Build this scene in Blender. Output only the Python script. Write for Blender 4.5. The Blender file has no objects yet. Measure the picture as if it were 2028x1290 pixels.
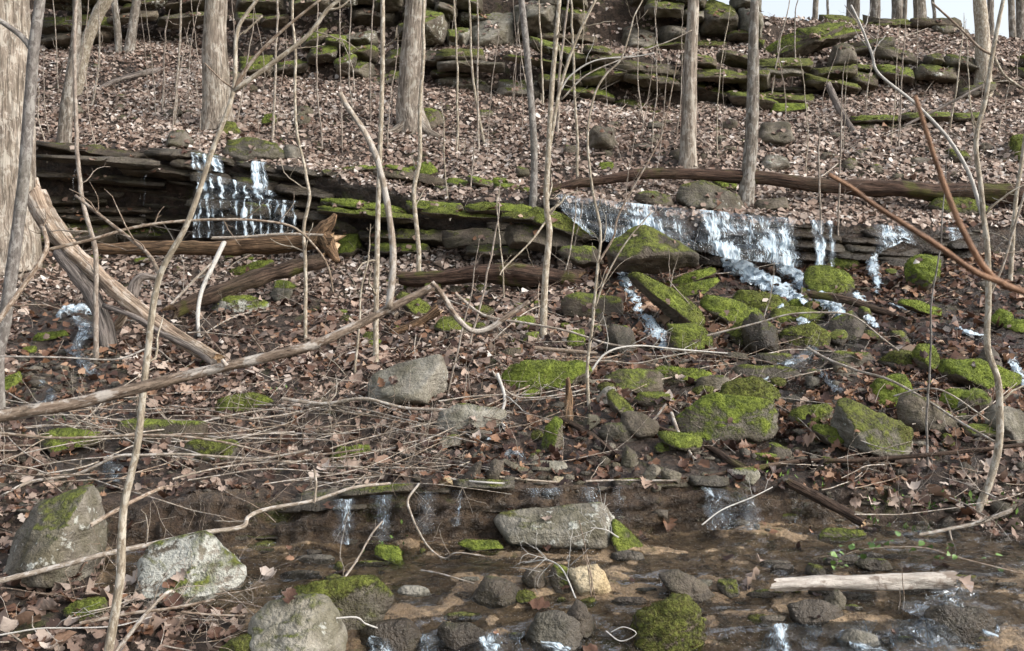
import bpy, bmesh, math, random
import numpy as np
from mathutils import Vector
from mathutils.bvhtree import BVHTree

random.seed(7); RNG = np.random.default_rng(7)
sc = bpy.context.scene
COL = sc.collection
R = math.radians

# ------------------------------------------------------------------ camera, sky, sun, exposure
F = 1950.0                      # focal length in photo pixels (photo 2028 x 1290)
CAMZ = 1.7
PITCH = -math.atan(145 / F)
cam_d = bpy.data.cameras.new('camera'); cam = bpy.data.objects.new('camera', cam_d); COL.objects.link(cam)
cam.location = (0, 0, CAMZ); cam.rotation_euler = (R(90) + PITCH, 0, 0)
cam_d.sensor_width = 36; cam_d.lens = 36 * F / 2028; cam_d.clip_end = 2000; cam_d.clip_start = 0.05
cam_d.dof.use_dof = True; cam_d.dof.focus_distance = 9.5; cam_d.dof.aperture_fstop = 17
sc.camera = cam
SUN_EL, SUN_AZ = R(36), R(112)   # azimuth measured clockwise from +Y (into the hill); light comes from the right and a little behind
w = bpy.data.worlds.new('World'); sc.world = w; w.use_nodes = True
nt = w.node_tree; nt.nodes.clear()
wo = nt.nodes.new('ShaderNodeOutputWorld'); bg = nt.nodes.new('ShaderNodeBackground')
sky = nt.nodes.new('ShaderNodeTexSky'); sky.sky_type = 'NISHITA'; sky.sun_disc = False
sky.sun_elevation = SUN_EL; sky.sun_rotation = SUN_AZ; sky.dust_density = 4; sky.air_density = 1.2; sky.ozone_density = 1
hs = nt.nodes.new('ShaderNodeHueSaturation'); hs.inputs['Saturation'].default_value = 0.42
nt.links.new(sky.outputs[0], hs.inputs['Color']); nt.links.new(hs.outputs[0], bg.inputs[0])
bg.inputs[1].default_value = 0.15
nt.links.new(bg.outputs[0], wo.inputs[0])
sd = bpy.data.lights.new('sun', 'SUN'); sd.energy = 1.0; sd.angle = R(20); sd.color = (1, 0.96, 0.91)
sun = bpy.data.objects.new('sun', sd); COL.objects.link(sun)
sdir = Vector((math.sin(SUN_AZ) * math.cos(SUN_EL), math.cos(SUN_AZ) * math.cos(SUN_EL), math.sin(SUN_EL)))
sun.rotation_euler = sdir.to_track_quat('Z', 'Y').to_euler(); sun.location = (8, -6, 14)
sc.view_settings.view_transform = 'Standard'; sc.view_settings.look = 'None'
sc.view_settings.gamma = 1; sc.view_settings.use_curve_mapping = False
sc.view_settings.exposure = 1.0
sc.cycles.max_bounces = 6; sc.cycles.diffuse_bounces = 3; sc.cycles.glossy_bounces = 3
sc.cycles.transparent_max_bounces = 16; sc.cycles.transmission_bounces = 3
sc.cycles.use_denoising = True; sc.cycles.caustics_reflective = False; sc.cycles.caustics_refractive = False

# ------------------------------------------------------------------ maths helpers
CP, SP = math.cos(PITCH), math.sin(PITCH)
def at(u, v, Y):
    """photo pixel + distance along +Y -> world point"""
    a = (u - 1014) / F; b = (645 - v) / F
    dx, dy, dz = a, CP - SP * b, SP + CP * b
    s = Y / dy
    return np.array((dx * s, Y, CAMZ + dz * s))
def raydir(u, v):
    a = (u - 1014) / F; b = (645 - v) / F
    return Vector((a, CP - SP * b, SP + CP * b)).normalized()
def project(P):
    """world points (n,3) -> photo pixels"""
    q = P - np.array((0, 0, CAMZ))
    f = q[:, 1] * CP + q[:, 2] * SP; up = -q[:, 1] * SP + q[:, 2] * CP
    f = np.maximum(f, 0.05)
    return 1014 + F * q[:, 0] / f, 645 - F * up / f

def _hash(ix, iy, iz):
    h = (ix.astype(np.uint32) * np.uint32(374761393) + iy.astype(np.uint32) * np.uint32(668265263)
         + iz.astype(np.uint32) * np.uint32(2147483647))
    h = (h ^ (h >> np.uint32(13))) * np.uint32(1274126177)
    h = h ^ (h >> np.uint32(16))
    return (h & np.uint32(0xffffff)).astype(np.float64) / 0xffffff
def vnoise(P):
    P = np.asarray(P, float) + 500.37
    i = np.floor(P).astype(np.int64); f = P - i; f = f * f * (3 - 2 * f)
    x, y, z = i[:, 0], i[:, 1], i[:, 2]
    def c(a, b, d): return _hash(x + a, y + b, z + d)
    fx, fy, fz = f[:, 0], f[:, 1], f[:, 2]
    x00 = c(0,0,0)*(1-fx)+c(1,0,0)*fx; x10 = c(0,1,0)*(1-fx)+c(1,1,0)*fx
    x01 = c(0,0,1)*(1-fx)+c(1,0,1)*fx; x11 = c(0,1,1)*(1-fx)+c(1,1,1)*fx
    return ((x00*(1-fy)+x10*fy)*(1-fz) + (x01*(1-fy)+x11*fy)*fz) * 2 - 1
def fbm(P, o=4, lac=2.1, g=0.5):
    s = 0; a = 1; P = np.asarray(P, float)
    for k in range(o):
        s = s + a * vnoise(P + k * 17.3); P = P * lac; a *= g
    return s
def in_poly(u, v, poly):
    inside = np.zeros(len(u), bool); n = len(poly)
    for i in range(n):
        x0, y0 = poly[i]; x1, y1 = poly[(i + 1) % n]
        if y0 == y1: continue
        c = ((y0 > v) != (y1 > v)) & (u < (x1 - x0) * (v - y0) / (y1 - y0) + x0)
        inside ^= c
    return inside

def mesh_np(name, V, faces_list, smooth=True):
    """V (n,3); faces_list = list of int arrays (m,k)"""
    me = bpy.data.meshes.new(name)
    V = np.asarray(V, np.float32); gc = V[:, 3:6] if V.shape[1] == 6 else None; V = np.ascontiguousarray(V[:, :3])
    me.vertices.add(len(V)); me.vertices.foreach_set('co', V.ravel())
    faces_list = [np.asarray(f, np.int32) for f in faces_list if len(f)]
    nl = sum(f.size for f in faces_list); nf = sum(len(f) for f in faces_list)
    me.loops.add(nl); me.polygons.add(nf)
    me.loops.foreach_set('vertex_index', np.concatenate([f.ravel() for f in faces_list]))
    tot = np.concatenate([np.full(len(f), f.shape[1], np.int32) for f in faces_list])
    st = np.concatenate([[0], np.cumsum(tot)[:-1]]).astype(np.int32)
    me.polygons.foreach_set('loop_start', st)
    me.polygons.foreach_set('loop_total', tot)
    if smooth: me.polygons.foreach_set('use_smooth', np.ones(nf, bool))
    me.update(calc_edges=True)
    if gc is not None:
        a = me.attributes.new('gc', 'FLOAT_VECTOR', 'POINT'); a.data.foreach_set('vector', np.ascontiguousarray(gc).ravel())
    me.validate()
    return me
def off(v, g):
    v = v.copy(); v[:, :3] -= g; return v
def add_attr(me, name, vals):
    a = me.attributes.new(name, 'FLOAT', 'POINT'); a.data.foreach_set('value', np.asarray(vals, np.float32))
def link(name, me, mat, parent=None, loc=(0, 0, 0)):
    o = bpy.data.objects.new(name, me); COL.objects.link(o)
    if me and mat and not me.materials: me.materials.append(mat)
    o.location = loc
    if parent: o.parent = parent
    return o
def tag(o, label=None, cat=None, group=None, kind=None):
    if label: o['label'] = label
    if cat: o['category'] = cat
    if group: o['group'] = group
    if kind: o['kind'] = kind
    return o
def empty(name, loc):
    o = bpy.data.objects.new(name, None); COL.objects.link(o); o.location = loc; o.empty_display_size = 0.1
    return o

# ------------------------------------------------------------------ materials
class NB:
    def __init__(s, name):
        s.m = bpy.data.materials.new(name); s.m.use_nodes = True; s.t = s.m.node_tree; s.t.nodes.clear()
        s.out = s.n('ShaderNodeOutputMaterial')
    def n(s, k, **kw):
        nd = s.t.nodes.new(k)
        for a, b in kw.items(): setattr(nd, a, b)
        return nd
    def l(s, a, b): s.t.links.new(a, b)
    def val(s, sock, v):
        if hasattr(v, 'links') or hasattr(v, 'is_linked'): s.l(v, sock)
        else: sock.default_value = v
    def math(s, op, a, b=0.0, clamp=False):
        n = s.n('ShaderNodeMath', operation=op); n.use_clamp = clamp
        s.val(n.inputs[0], a); s.val(n.inputs[1], b); return n.outputs[0]
    def mix(s, f, a, b, blend='MIX'):
        n = s.n('ShaderNodeMix', data_type='RGBA', blend_type=blend)
        s.val(n.inputs[0], f); s.val(n.inputs[6], a if not isinstance(a, tuple) else (*a, 1)); s.val(n.inputs[7], b if not isinstance(b, tuple) else (*b, 1))
        return n.outputs[2]
    def ss(s, x, lo, hi):
        n = s.n('ShaderNodeMapRange', interpolation_type='SMOOTHSTEP')
        s.val(n.inputs[0], x); s.val(n.inputs[1], lo); s.val(n.inputs[2], hi); return n.outputs[0]
    def noise(s, co, scale, detail=4, rough=0.55, dist=0.0):
        n = s.n('ShaderNodeTexNoise'); s.l(co, n.inputs['Vector']); n.inputs['Scale'].default_value = scale
        n.inputs['Detail'].default_value = detail; n.inputs['Roughness'].default_value = rough; n.inputs['Distortion'].default_value = dist
        return n.outputs['Fac']
    def obj(s): return s.n('ShaderNodeTexCoord').outputs['Object']
    def pos(s): return s.n('ShaderNodeNewGeometry').outputs['Position']
    def mapping(s, co, sc_):
        n = s.n('ShaderNodeMapping'); s.l(co, n.inputs[0]); n.inputs['Scale'].default_value = sc_; return n.outputs[0]
    def attr(s, name, typ='GEOMETRY'):
        n = s.n('ShaderNodeAttribute', attribute_name=name, attribute_type=typ); return n.outputs['Fac']
    def bump(s, h, strength=0.5, dist=0.02):
        n = s.n('ShaderNodeBump'); n.inputs['Strength'].default_value = strength; n.inputs['Distance'].default_value = dist
        s.l(h, n.inputs['Height']); return n.outputs[0]
    def bsdf(s, col, rough=0.85, normal=None, spec=0.3, **kw):
        b = s.n('ShaderNodeBsdfPrincipled')
        s.val(b.inputs['Base Color'], col if not isinstance(col, tuple) else (*col, 1)); s.val(b.inputs['Roughness'], rough)
        s.val(b.inputs['Specular IOR Level'], spec)
        if normal: s.l(normal, b.inputs['Normal'])
        for k, v in kw.items(): s.val(b.inputs[k], v)
        return b.outputs[0]
    def done(s, sh):
        s.l(sh, s.out.inputs['Surface']); return s.m

def mat_rock():
    b = NB('rock'); p = b.pos(); g = b.n('ShaderNodeNewGeometry')
    moss = b.attr('moss', 'OBJECT'); tone = b.attr('tone', 'OBJECT'); wet = b.attr('wet', 'OBJECT'); lich = b.attr('lichen', 'OBJECT'); hue = b.attr('mosshue', 'OBJECT')
    n1 = b.noise(p, 3.2, 6, 0.6); n2 = b.noise(p, 14, 5, 0.65); n3 = b.noise(p, 55, 3, 0.6); n4 = b.noise(p, 1.3, 3)
    grey = b.mix(b.ss(n1, 0.3, 0.72), (0.075, 0.064, 0.048), (0.29, 0.265, 0.22))
    brown = b.mix(b.ss(n1, 0.3, 0.7), (0.035, 0.026, 0.018), (0.17, 0.13, 0.092))
    cream = b.mix(b.ss(n1, 0.3, 0.7), (0.42, 0.32, 0.18), (0.72, 0.62, 0.44))
    c = b.mix(b.math('MULTIPLY', tone, 2, True), brown, grey)
    pale = b.mix(b.ss(n1, 0.3, 0.7), (0.17, 0.155, 0.115), (0.44, 0.42, 0.36))
    c = b.mix(b.ss(tone, 0.48, 0.68), c, pale)
    c = b.mix(b.ss(tone, 0.75, 1.0), c, cream)
    c = b.mix(b.math('MULTIPLY', b.ss(n2, 0.42, 0.62), 0.55), c, b.mix(0.5, c, (0.02, 0.017, 0.012)))
    st_ = b.noise(b.mapping(p, (2.2, 2.2, 26)), 1.0, 4, 0.6, 0.4); vo = b.n('ShaderNodeTexVoronoi', feature='DISTANCE_TO_EDGE'); vo.inputs['Scale'].default_value = 4.5; b.l(p, vo.inputs['Vector'])
    c = b.mix(b.math('MULTIPLY', b.ss(st_, 0.5, 0.64), 0.5), c, b.mix(0.6, c, (0.015, 0.012, 0.009)))
    c = b.mix(b.math('MULTIPLY', b.ss(n4, 0.42, 0.62), 0.35), c, b.mix(0.5, c, (0.10, 0.06, 0.028)))
    c = b.mix(b.math('MULTIPLY', b.ss(b.noise(p, 4.5, 5, 0.7), 0.44, 0.62), 0.5), c, b.mix(0.65, c, (0.075, 0.072, 0.026)))
    # lichen: pale crusts with their own outline
    lm = b.ss(b.math('ADD', b.math('ADD', b.math('MULTIPLY', n4, 0.5), b.math('MULTIPLY', n2, 0.6)), b.math('MULTIPLY', lich, 0.32)), 0.76, 0.82)
    lm = b.math('MULTIPLY', lm, b.ss(lich, 0.02, 0.12))
    c = b.mix(b.math('MULTIPLY', lm, 0.8), c, b.mix(n3, (0.36, 0.37, 0.32), (0.62, 0.62, 0.57)))
    c = b.mix(b.math('MULTIPLY', wet, 0.8), c, b.mix(0.75, c, (0.012, 0.01, 0.008)))
    # moss
    sep = b.n('ShaderNodeSeparateXYZ'); b.l(g.outputs['Normal'], sep.inputs[0])
    mm = b.math('ADD', b.math('SUBTRACT', b.math('MULTIPLY', sep.outputs['Z'], 0.72), 0.2), b.math('MULTIPLY', b.math('SUBTRACT', n1, 0.5), 1.1))
    mm = b.math('ADD', mm, b.math('MULTIPLY', b.math('SUBTRACT', n2, 0.5), 0.55))
    mm = b.math('ADD', mm, b.math('MULTIPLY', moss, 1.35))
    mk = b.ss(mm, 0.80, 1.06)
    mk = b.math('MULTIPLY', mk, b.ss(moss, 0.02, 0.12))
    mc = b.mix(b.ss(n2, 0.3, 0.7), (0.042, 0.062, 0.010), (0.165, 0.205, 0.03))
    mo = b.mix(b.ss(n2, 0.3, 0.7), (0.022, 0.022, 0.008), (0.085, 0.080, 0.022))
    mcol = b.mix(b.math('ADD', hue, b.math('ADD', b.math('MULTIPLY', b.math('SUBTRACT', n4, 0.5), 1.8), b.math('MULTIPLY', b.math('SUBTRACT', b.noise(p, 7, 4, 0.7), 0.5), 1.8)), True), mo, mc)
    mcol = b.mix(b.math('MULTIPLY', b.ss(n3, 0.35, 0.7), 0.5), mcol, b.mix(0.5, mcol, (0.30, 0.36, 0.06)))
    c = b.mix(mk, c, mcol)
    rr = b.mix(mk, b.mix(wet, (0.85,)*3, (0.2,)*3), (0.95,)*3)
    h = b.math('ADD', b.math('MULTIPLY', n2, 1.0), b.math('MULTIPLY', n3, 0.5))
    h = b.math('ADD', h, b.math('MULTIPLY', st_, 0.5))
    h = b.math('ADD', h, b.math('MULTIPLY', b.ss(vo.outputs['Distance'], 0.0, 0.03), 0.05))
    h = b.math('ADD', h, b.math('MULTIPLY', mk, 0.8))
    nm = b.bump(h, 0.9, 0.04)
    return b.done(b.bsdf(c, rr, nm, 0.35))

def mat_ground():
    b = NB('ground'); p = b.pos(); wet = b.attr('wet'); pool = b.attr('pool')
    n1 = b.noise(p, 1.6, 5, 0.6); n2 = b.noise(p, 11, 6, 0.65); n3 = b.noise(p, 60, 4, 0.6)
    soil = b.mix(b.ss(n2, 0.3, 0.7), (0.028, 0.019, 0.013), (0.115, 0.078, 0.056))
    mud = b.mix(b.ss(n2, 0.3, 0.7), (0.018, 0.013, 0.010), (0.085, 0.058, 0.042))
    bed = b.mix(b.ss(n1, 0.35, 0.65), (0.22, 0.15, 0.088), (0.50, 0.36, 0.22))
    bed = b.mix(b.math('MULTIPLY', b.ss(n2, 0.45, 0.62), 0.7), bed, (0.05, 0.036, 0.027))
    bed = b.mix(b.math('MULTIPLY', b.ss(n3, 0.5, 0.7), 0.5), bed, (0.16, 0.125, 0.09))
    c = b.mix(wet, soil, mud); c = b.mix(pool, c, bed)
    ms = b.math('MULTIPLY', b.ss(b.noise(p, 2.3, 5, 0.65), 0.56, 0.66), b.ss(n2, 0.4, 0.6))
    c = b.mix(b.math('MULTIPLY', ms, 0.8), c, b.mix(n3, (0.03, 0.04, 0.008), (0.09, 0.10, 0.02)))
    rr = b.mix(wet, (0.9,)*3, (0.24,)*3)
    n5 = b.noise(p, 24, 6, 0.7, 0.6)
    c = b.mix(b.math('MULTIPLY', b.ss(n5, 0.5, 0.42), b.math('SUBTRACT', 0.6, b.math('MULTIPLY', pool, 0.35))), c, b.mix(0.75, c, (0.008, 0.006, 0.005)))
    c = b.mix(b.math('MULTIPLY', b.ss(n5, 0.56, 0.66), 0.4), c, b.mix(0.5, c, (0.22, 0.17, 0.12)))
    nm = b.bump(b.math('ADD', b.math('ADD', n2, n5), b.math('MULTIPLY', n3, 0.6)), 0.95, 0.05)
    return b.done(b.bsdf(c, rr, nm, 0.5))

def mat_leaf():
    b = NB('dead_leaf'); r = b.attr('rnd'); wt = b.attr('wet'); p = b.pos()
    cr = b.n('ShaderNodeValToRGB'); b.l(r, cr.inputs[0]); e = cr.color_ramp.elements
    stops = [(0.0, (0.05, 0.03, 0.021)), (0.16, (0.15, 0.09, 0.065)), (0.36, (0.25, 0.175, 0.135)), (0.58, (0.34, 0.26, 0.21)),
             (0.80, (0.45, 0.365, 0.305)), (0.93, (0.56, 0.485, 0.425)), (1.0, (0.70, 0.64, 0.58))]
    e[0].position = 0; e[0].color = (*stops[0][1], 1); e[1].position = 1; e[1].color = (*stops[-1][1], 1)
    for q, c in stops[1:-1]:
        k = e.new(q); k.color = (*c, 1)
    wc = b.n('ShaderNodeValToRGB'); b.l(r, wc.inputs[0]); e = wc.color_ramp.elements
    ws = [(0.0, (0.016, 0.009, 0.008)), (0.35, (0.06, 0.032, 0.024)), (0.65, (0.15, 0.078, 0.048)), (0.85, (0.30, 0.165, 0.095)), (1.0, (0.46, 0.33, 0.23))]
    e[0].color = (*ws[0][1], 1); e[1].color = (*ws[-1][1], 1)
    for q, c in ws[1:-1]:
        k = e.new(q); k.color = (*c, 1)
    c = b.mix(wt, cr.outputs[0], wc.outputs[0])
    c = b.mix(b.math('MULTIPLY', b.noise(p, 45, 3), 0.35), c, b.mix(0.6, c, (0.05, 0.03, 0.02)))
    rough = b.mix(wt, (0.7,)*3, (0.42,)*3)
    sh = b.bsdf(c, rough, b.bump(b.noise(p, 90, 2), 0.35, 0.01), 0.35)
    tr = b.n('ShaderNodeBsdfTranslucent'); b.l(c, tr.inputs[0])
    mx = b.n('ShaderNodeMixShader'); mx.inputs[0].default_value = 0.12; b.l(sh, mx.inputs[1]); b.l(tr.outputs[0], mx.inputs[2])
    return b.done(mx.outputs[0])

def mat_bark(name, c1, c2, k=60, stretch=0.1, blotch=None, rough=0.85, bumpd=0.02, moss=0.0, bs=14, furrow=0.0):
    """bark or wood: grain runs along the stem (gc = coordinates wrapped round the stem, metres)"""
    b = NB(name); p = b.pos(); g = b.n('ShaderNodeAttribute', attribute_name='gc').outputs['Vector']
    n1 = b.noise(b.mapping(g, (k, k, k * stretch)), 1.0, 6, 0.65, 0.6); n2 = b.noise(b.mapping(g, (bs, bs, bs * 0.55)), 1.0, 5, 0.7, 0.5); n3 = b.noise(p, 130, 3); n4 = b.noise(p, 2.0, 3)
    c = b.mix(b.ss(n1, 0.33, 0.67), c1, c2)
    c = b.mix(b.math('MULTIPLY', b.ss(n3, 0.35, 0.7), 0.35), c, c1)
    if blotch: c = b.mix(b.math('MULTIPLY', b.ss(n2, 0.50, 0.58), 0.75), c, blotch)
    c = b.mix(b.math('MULTIPLY', b.ss(n2, 0.47, 0.36), 0.45), c, b.mix(0.55, c, tuple(x * 0.35 for x in c1)))
    if furrow:
        fz = b.ss(b.noise(b.mapping(g, (k * 0.7, k * 0.7, k * stretch * 0.5)), 1.0, 4, 0.6, 1.0), 0.47, 0.40)
        c = b.mix(b.math('MULTIPLY', fz, furrow), c, tuple(x * 0.3 for x in c1))
    c = b.mix(b.math('MULTIPLY', b.ss(n4, 0.45, 0.7), 0.3), c, b.mix(0.5, c, (0.10, 0.10, 0.055)))
    if moss: c = b.mix(b.math('MULTIPLY', b.ss(b.noise(p, 2.2, 5), 0.62 - 0.2 * moss, 0.72 - 0.2 * moss), 0.85), c, (0.085, 0.085, 0.02))
    h = b.math('ADD', n1, b.math('MULTIPLY', n3, 0.25)); h = b.math('ADD', h, b.math('MULTIPLY', n2, 0.3))
    if furrow: h = b.math('SUBTRACT', h, b.math('MULTIPLY', fz, 0.8))
    return b.done(b.bsdf(c, rough, b.bump(h, 0.9, bumpd), 0.25))

def mat_water():
    b = NB('water'); p = b.pos()
    n = b.noise(b.mapping(p, (5, 13, 6)), 1.0, 5, 0.65, 1.2); n2 = b.noise(b.mapping(p, (26, 40, 12)), 1.0, 3, 0.6)
    nm = b.bump(b.math('ADD', n, b.math('MULTIPLY', n2, 0.4)), 1.0, 0.16)
    fr = b.n('ShaderNodeFresnel'); fr.inputs['IOR'].default_value = 1.33; b.l(nm, fr.inputs['Normal'])
    gl = b.n('ShaderNodeBsdfGlossy'); gl.inputs['Roughness'].default_value = 0.04; gl.inputs['Color'].default_value = (1, 1, 1, 1); b.l(nm, gl.inputs['Normal'])
    tr = b.n('ShaderNodeBsdfTransparent'); tr.inputs['Color'].default_value = (0.95, 0.93, 0.89, 1)
    mx = b.n('ShaderNodeMixShader'); b.l(b.math('MULTIPLY', fr.outputs[0], 1.0, True), mx.inputs[0]); b.l(tr.outputs[0], mx.inputs[1]); b.l(gl.outputs[0], mx.inputs[2])
    return b.done(mx.outputs[0])

def mat_foam():
    b = NB('falling_water')
    fu = b.attr('fu'); fw = b.attr('fw'); flow = b.attr('flow'); seed = b.attr('seed')
    cx = b.n('ShaderNodeCombineXYZ'); b.l(fu, cx.inputs[0]); b.l(fw, cx.inputs[1]); b.l(seed, cx.inputs[2])
    co = cx.outputs[0]
    n1 = b.noise(b.mapping(co, (40, 3.6, 1)), 1.0, 5, 0.65, 0.9); n2 = b.noise(b.mapping(co, (110, 17, 1)), 1.0, 4, 0.7, 0.5); n3 = b.noise(b.mapping(co, (5, 1.2, 1)), 1.0, 2)
    s = b.math('ADD', b.math('MULTIPLY', n1, 0.65), b.math('MULTIPLY', n2, 0.45)); s = b.math('ADD', s, b.math('MULTIPLY', n3, 0.3))
    nb = b.noise(b.mapping(co, (30, 8, 1)), 1.0, 4, 0.7, 1.6)
    s = b.math('ADD', s, b.math('MULTIPLY', b.math('SUBTRACT', nb, 0.5), 0.75))
    s = b.math('ADD', s, b.math('MULTIPLY', b.math('SUBTRACT', flow, 0.5), 0.5))
    a = b.math('MAXIMUM', b.ss(s, 0.72, 0.98), b.math('MULTIPLY', b.ss(flow, 0.12, 0.6), b.math('MULTIPLY', b.ss(n2, 0.4, 0.7), 0.16)))  # streaks, plus a faint veil painting the sky's bluish sheen onto thin water
    nm = b.bump(b.math('ADD', n1, n2), 0.8, 0.03)
    white = b.bsdf(b.mix(b.ss(n2, 0.3, 0.7), (0.36, 0.52, 0.64), (0.84, 0.92, 0.97)), 0.25, nm, 0.6)
    fr = b.n('ShaderNodeFresnel'); fr.inputs['IOR'].default_value = 1.36; b.l(nm, fr.inputs['Normal'])
    gl = b.n('ShaderNodeBsdfGlossy'); gl.inputs['Roughness'].default_value = 0.12; gl.inputs['Color'].default_value = (0.85, 0.93, 1, 1); b.l(nm, gl.inputs['Normal'])
    tr = b.n('ShaderNodeBsdfTransparent')
    film = b.n('ShaderNodeMixShader'); b.l(b.math('MULTIPLY', fr.outputs[0], b.ss(flow, 0.0, 0.35), True), film.inputs[0]); b.l(tr.outputs[0], film.inputs[1]); b.l(gl.outputs[0], film.inputs[2])
    mx = b.n('ShaderNodeMixShader'); b.l(a, mx.inputs[0]); b.l(film.outputs[0], mx.inputs[1]); b.l(white, mx.inputs[2])
    return b.done(mx.outputs[0])

def mat_plain(name, c1, c2, scale=20, rough=0.8, spec=0.3, sss=0):
    b = NB(name); p = b.pos()
    c = b.mix(b.ss(b.noise(p, scale, 4), 0.3, 0.7), c1, c2)
    return b.done(b.bsdf(c, rough, b.bump(b.noise(p, scale * 3, 3), 0.4, 0.01), spec))
def mat_mossblade():
    b = NB('moss_blades'); p = b.pos(); hue = b.attr('mosshue', 'OBJECT'); r = b.attr('rnd')
    n = b.noise(p, 5, 4)
    g = b.mix(r, (0.04, 0.06, 0.012), (0.25, 0.295, 0.05)); o = b.mix(r, (0.028, 0.030, 0.010), (0.13, 0.12, 0.03))
    c = b.mix(b.math('ADD', b.math('ADD', hue, -0.12), b.math('ADD', b.math('MULTIPLY', b.math('SUBTRACT', b.noise(p, 1.3, 3), 0.5), 1.8), b.math('MULTIPLY', b.math('SUBTRACT', n, 0.5), 2.2)), True), o, g)
    sh = b.bsdf(c, 0.8, None, 0.15); tr = b.n('ShaderNodeBsdfTranslucent'); b.l(c, tr.inputs[0])
    mx = b.n('ShaderNodeMixShader'); mx.inputs[0].default_value = 0.25; b.l(sh, mx.inputs[1]); b.l(tr.outputs[0], mx.inputs[2])
    return b.done(mx.outputs[0])

M = dict(
    rock=mat_rock(), ground=mat_ground(), leaf=mat_leaf(), water=mat_water(), foam=mat_foam(), mossb=mat_mossblade(),
    bark_big=mat_bark('furrowed_bark', (0.17, 0.135, 0.105), (0.44, 0.38, 0.315), 46, .09, (0.52, 0.475, 0.41), .9, .022, 0, 9, .38),
    bark_grey=mat_bark('grey_bark', (0.13, 0.11, 0.09), (0.31, 0.27, 0.225), 50, .12, (0.42, 0.40, 0.36), .9, .02, 0, 14, .3),
    bark_smooth=mat_bark('smooth_grey_bark', (0.12, 0.105, 0.095), (0.24, 0.22, 0.20), 40, .5, (0.33, 0.315, 0.29), .8, .008, 0, 22),
    bark_tan=mat_bark('tan_sapling_bark', (0.20, 0.16, 0.115), (0.46, 0.40, 0.31), 90, .2, (0.56, 0.52, 0.44), .75, .006, 0, 28),
    bark_brown=mat_bark('brown_twig_bark', (0.13, 0.09, 0.062), (0.34, 0.26, 0.195), 120, .2, (0.42, 0.37, 0.31), .8, .004, 0, 40),
    bark_orange=mat_bark('orange_twig_bark', (0.11, 0.058, 0.034), (0.32, 0.175, 0.10), 260, .2, (0.30, 0.17, 0.10), .6, .002, 0, 80),
    bark_blotch=mat_bark('blotched_branch_bark', (0.12, 0.085, 0.062), (0.32, 0.25, 0.19), 160, .2, (0.50, 0.46, 0.41), .8, .004, 0, 30, .25),
    twig=mat_bark('dead_twig', (0.18, 0.14, 0.105), (0.45, 0.39, 0.32), 140, .2, (0.52, 0.49, 0.45), .85, .003, 0, 40),
    twig_far=mat_bark('far_stem', (0.17, 0.135, 0.11), (0.36, 0.30, 0.25), 90, .2, (0.42, 0.38, 0.33), .85, .003, 0, 26),
    twig_white=mat_bark('bleached_twig', (0.36, 0.34, 0.31), (0.62, 0.60, 0.56), 140, .2, None, .8, .003, 0, 40),
    wood_pale=mat_bark('weathered_pale_wood', (0.20, 0.135, 0.092), (0.52, 0.41, 0.31), 55, .05, (0.56, 0.48, 0.40), .8, .02, 0, 8, .5),
    wood_grey=mat_bark('weathered_grey_wood', (0.11, 0.09, 0.08), (0.31, 0.27, 0.24), 60, .06, None, .85, .02, 0, 8, .5),
    log_dark=mat_bark('rotten_dark_log', (0.028, 0.018, 0.013), (0.15, 0.10, 0.072), 60, .07, None, .85, .03, .25, 10, .5),
    log_red=mat_bark('rotten_red_log', (0.035, 0.021, 0.015), (0.15, 0.092, 0.066), 60, .06, None, .85, .03, .4, 9, .6),
    log_brown=mat_bark('rotten_brown_log', (0.06, 0.037, 0.022), (0.36, 0.225, 0.13), 55, .06, None, .85, .03, 0, 8, .6),
    log_white=mat_bark('pale_log_bark', (0.32, 0.28, 0.24), (0.60, 0.55, 0.49), 50, .2, (0.16, 0.115, 0.085), .8, .012, 0, 9),
    cut=mat_plain('broken_wood', (0.30, 0.19, 0.10), (0.56, 0.42, 0.28), 30),
    green=mat_plain('green_leaf', (0.06, 0.12, 0.025), (0.17, 0.28, 0.06), 14, 0.45, 0.5),
)

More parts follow.
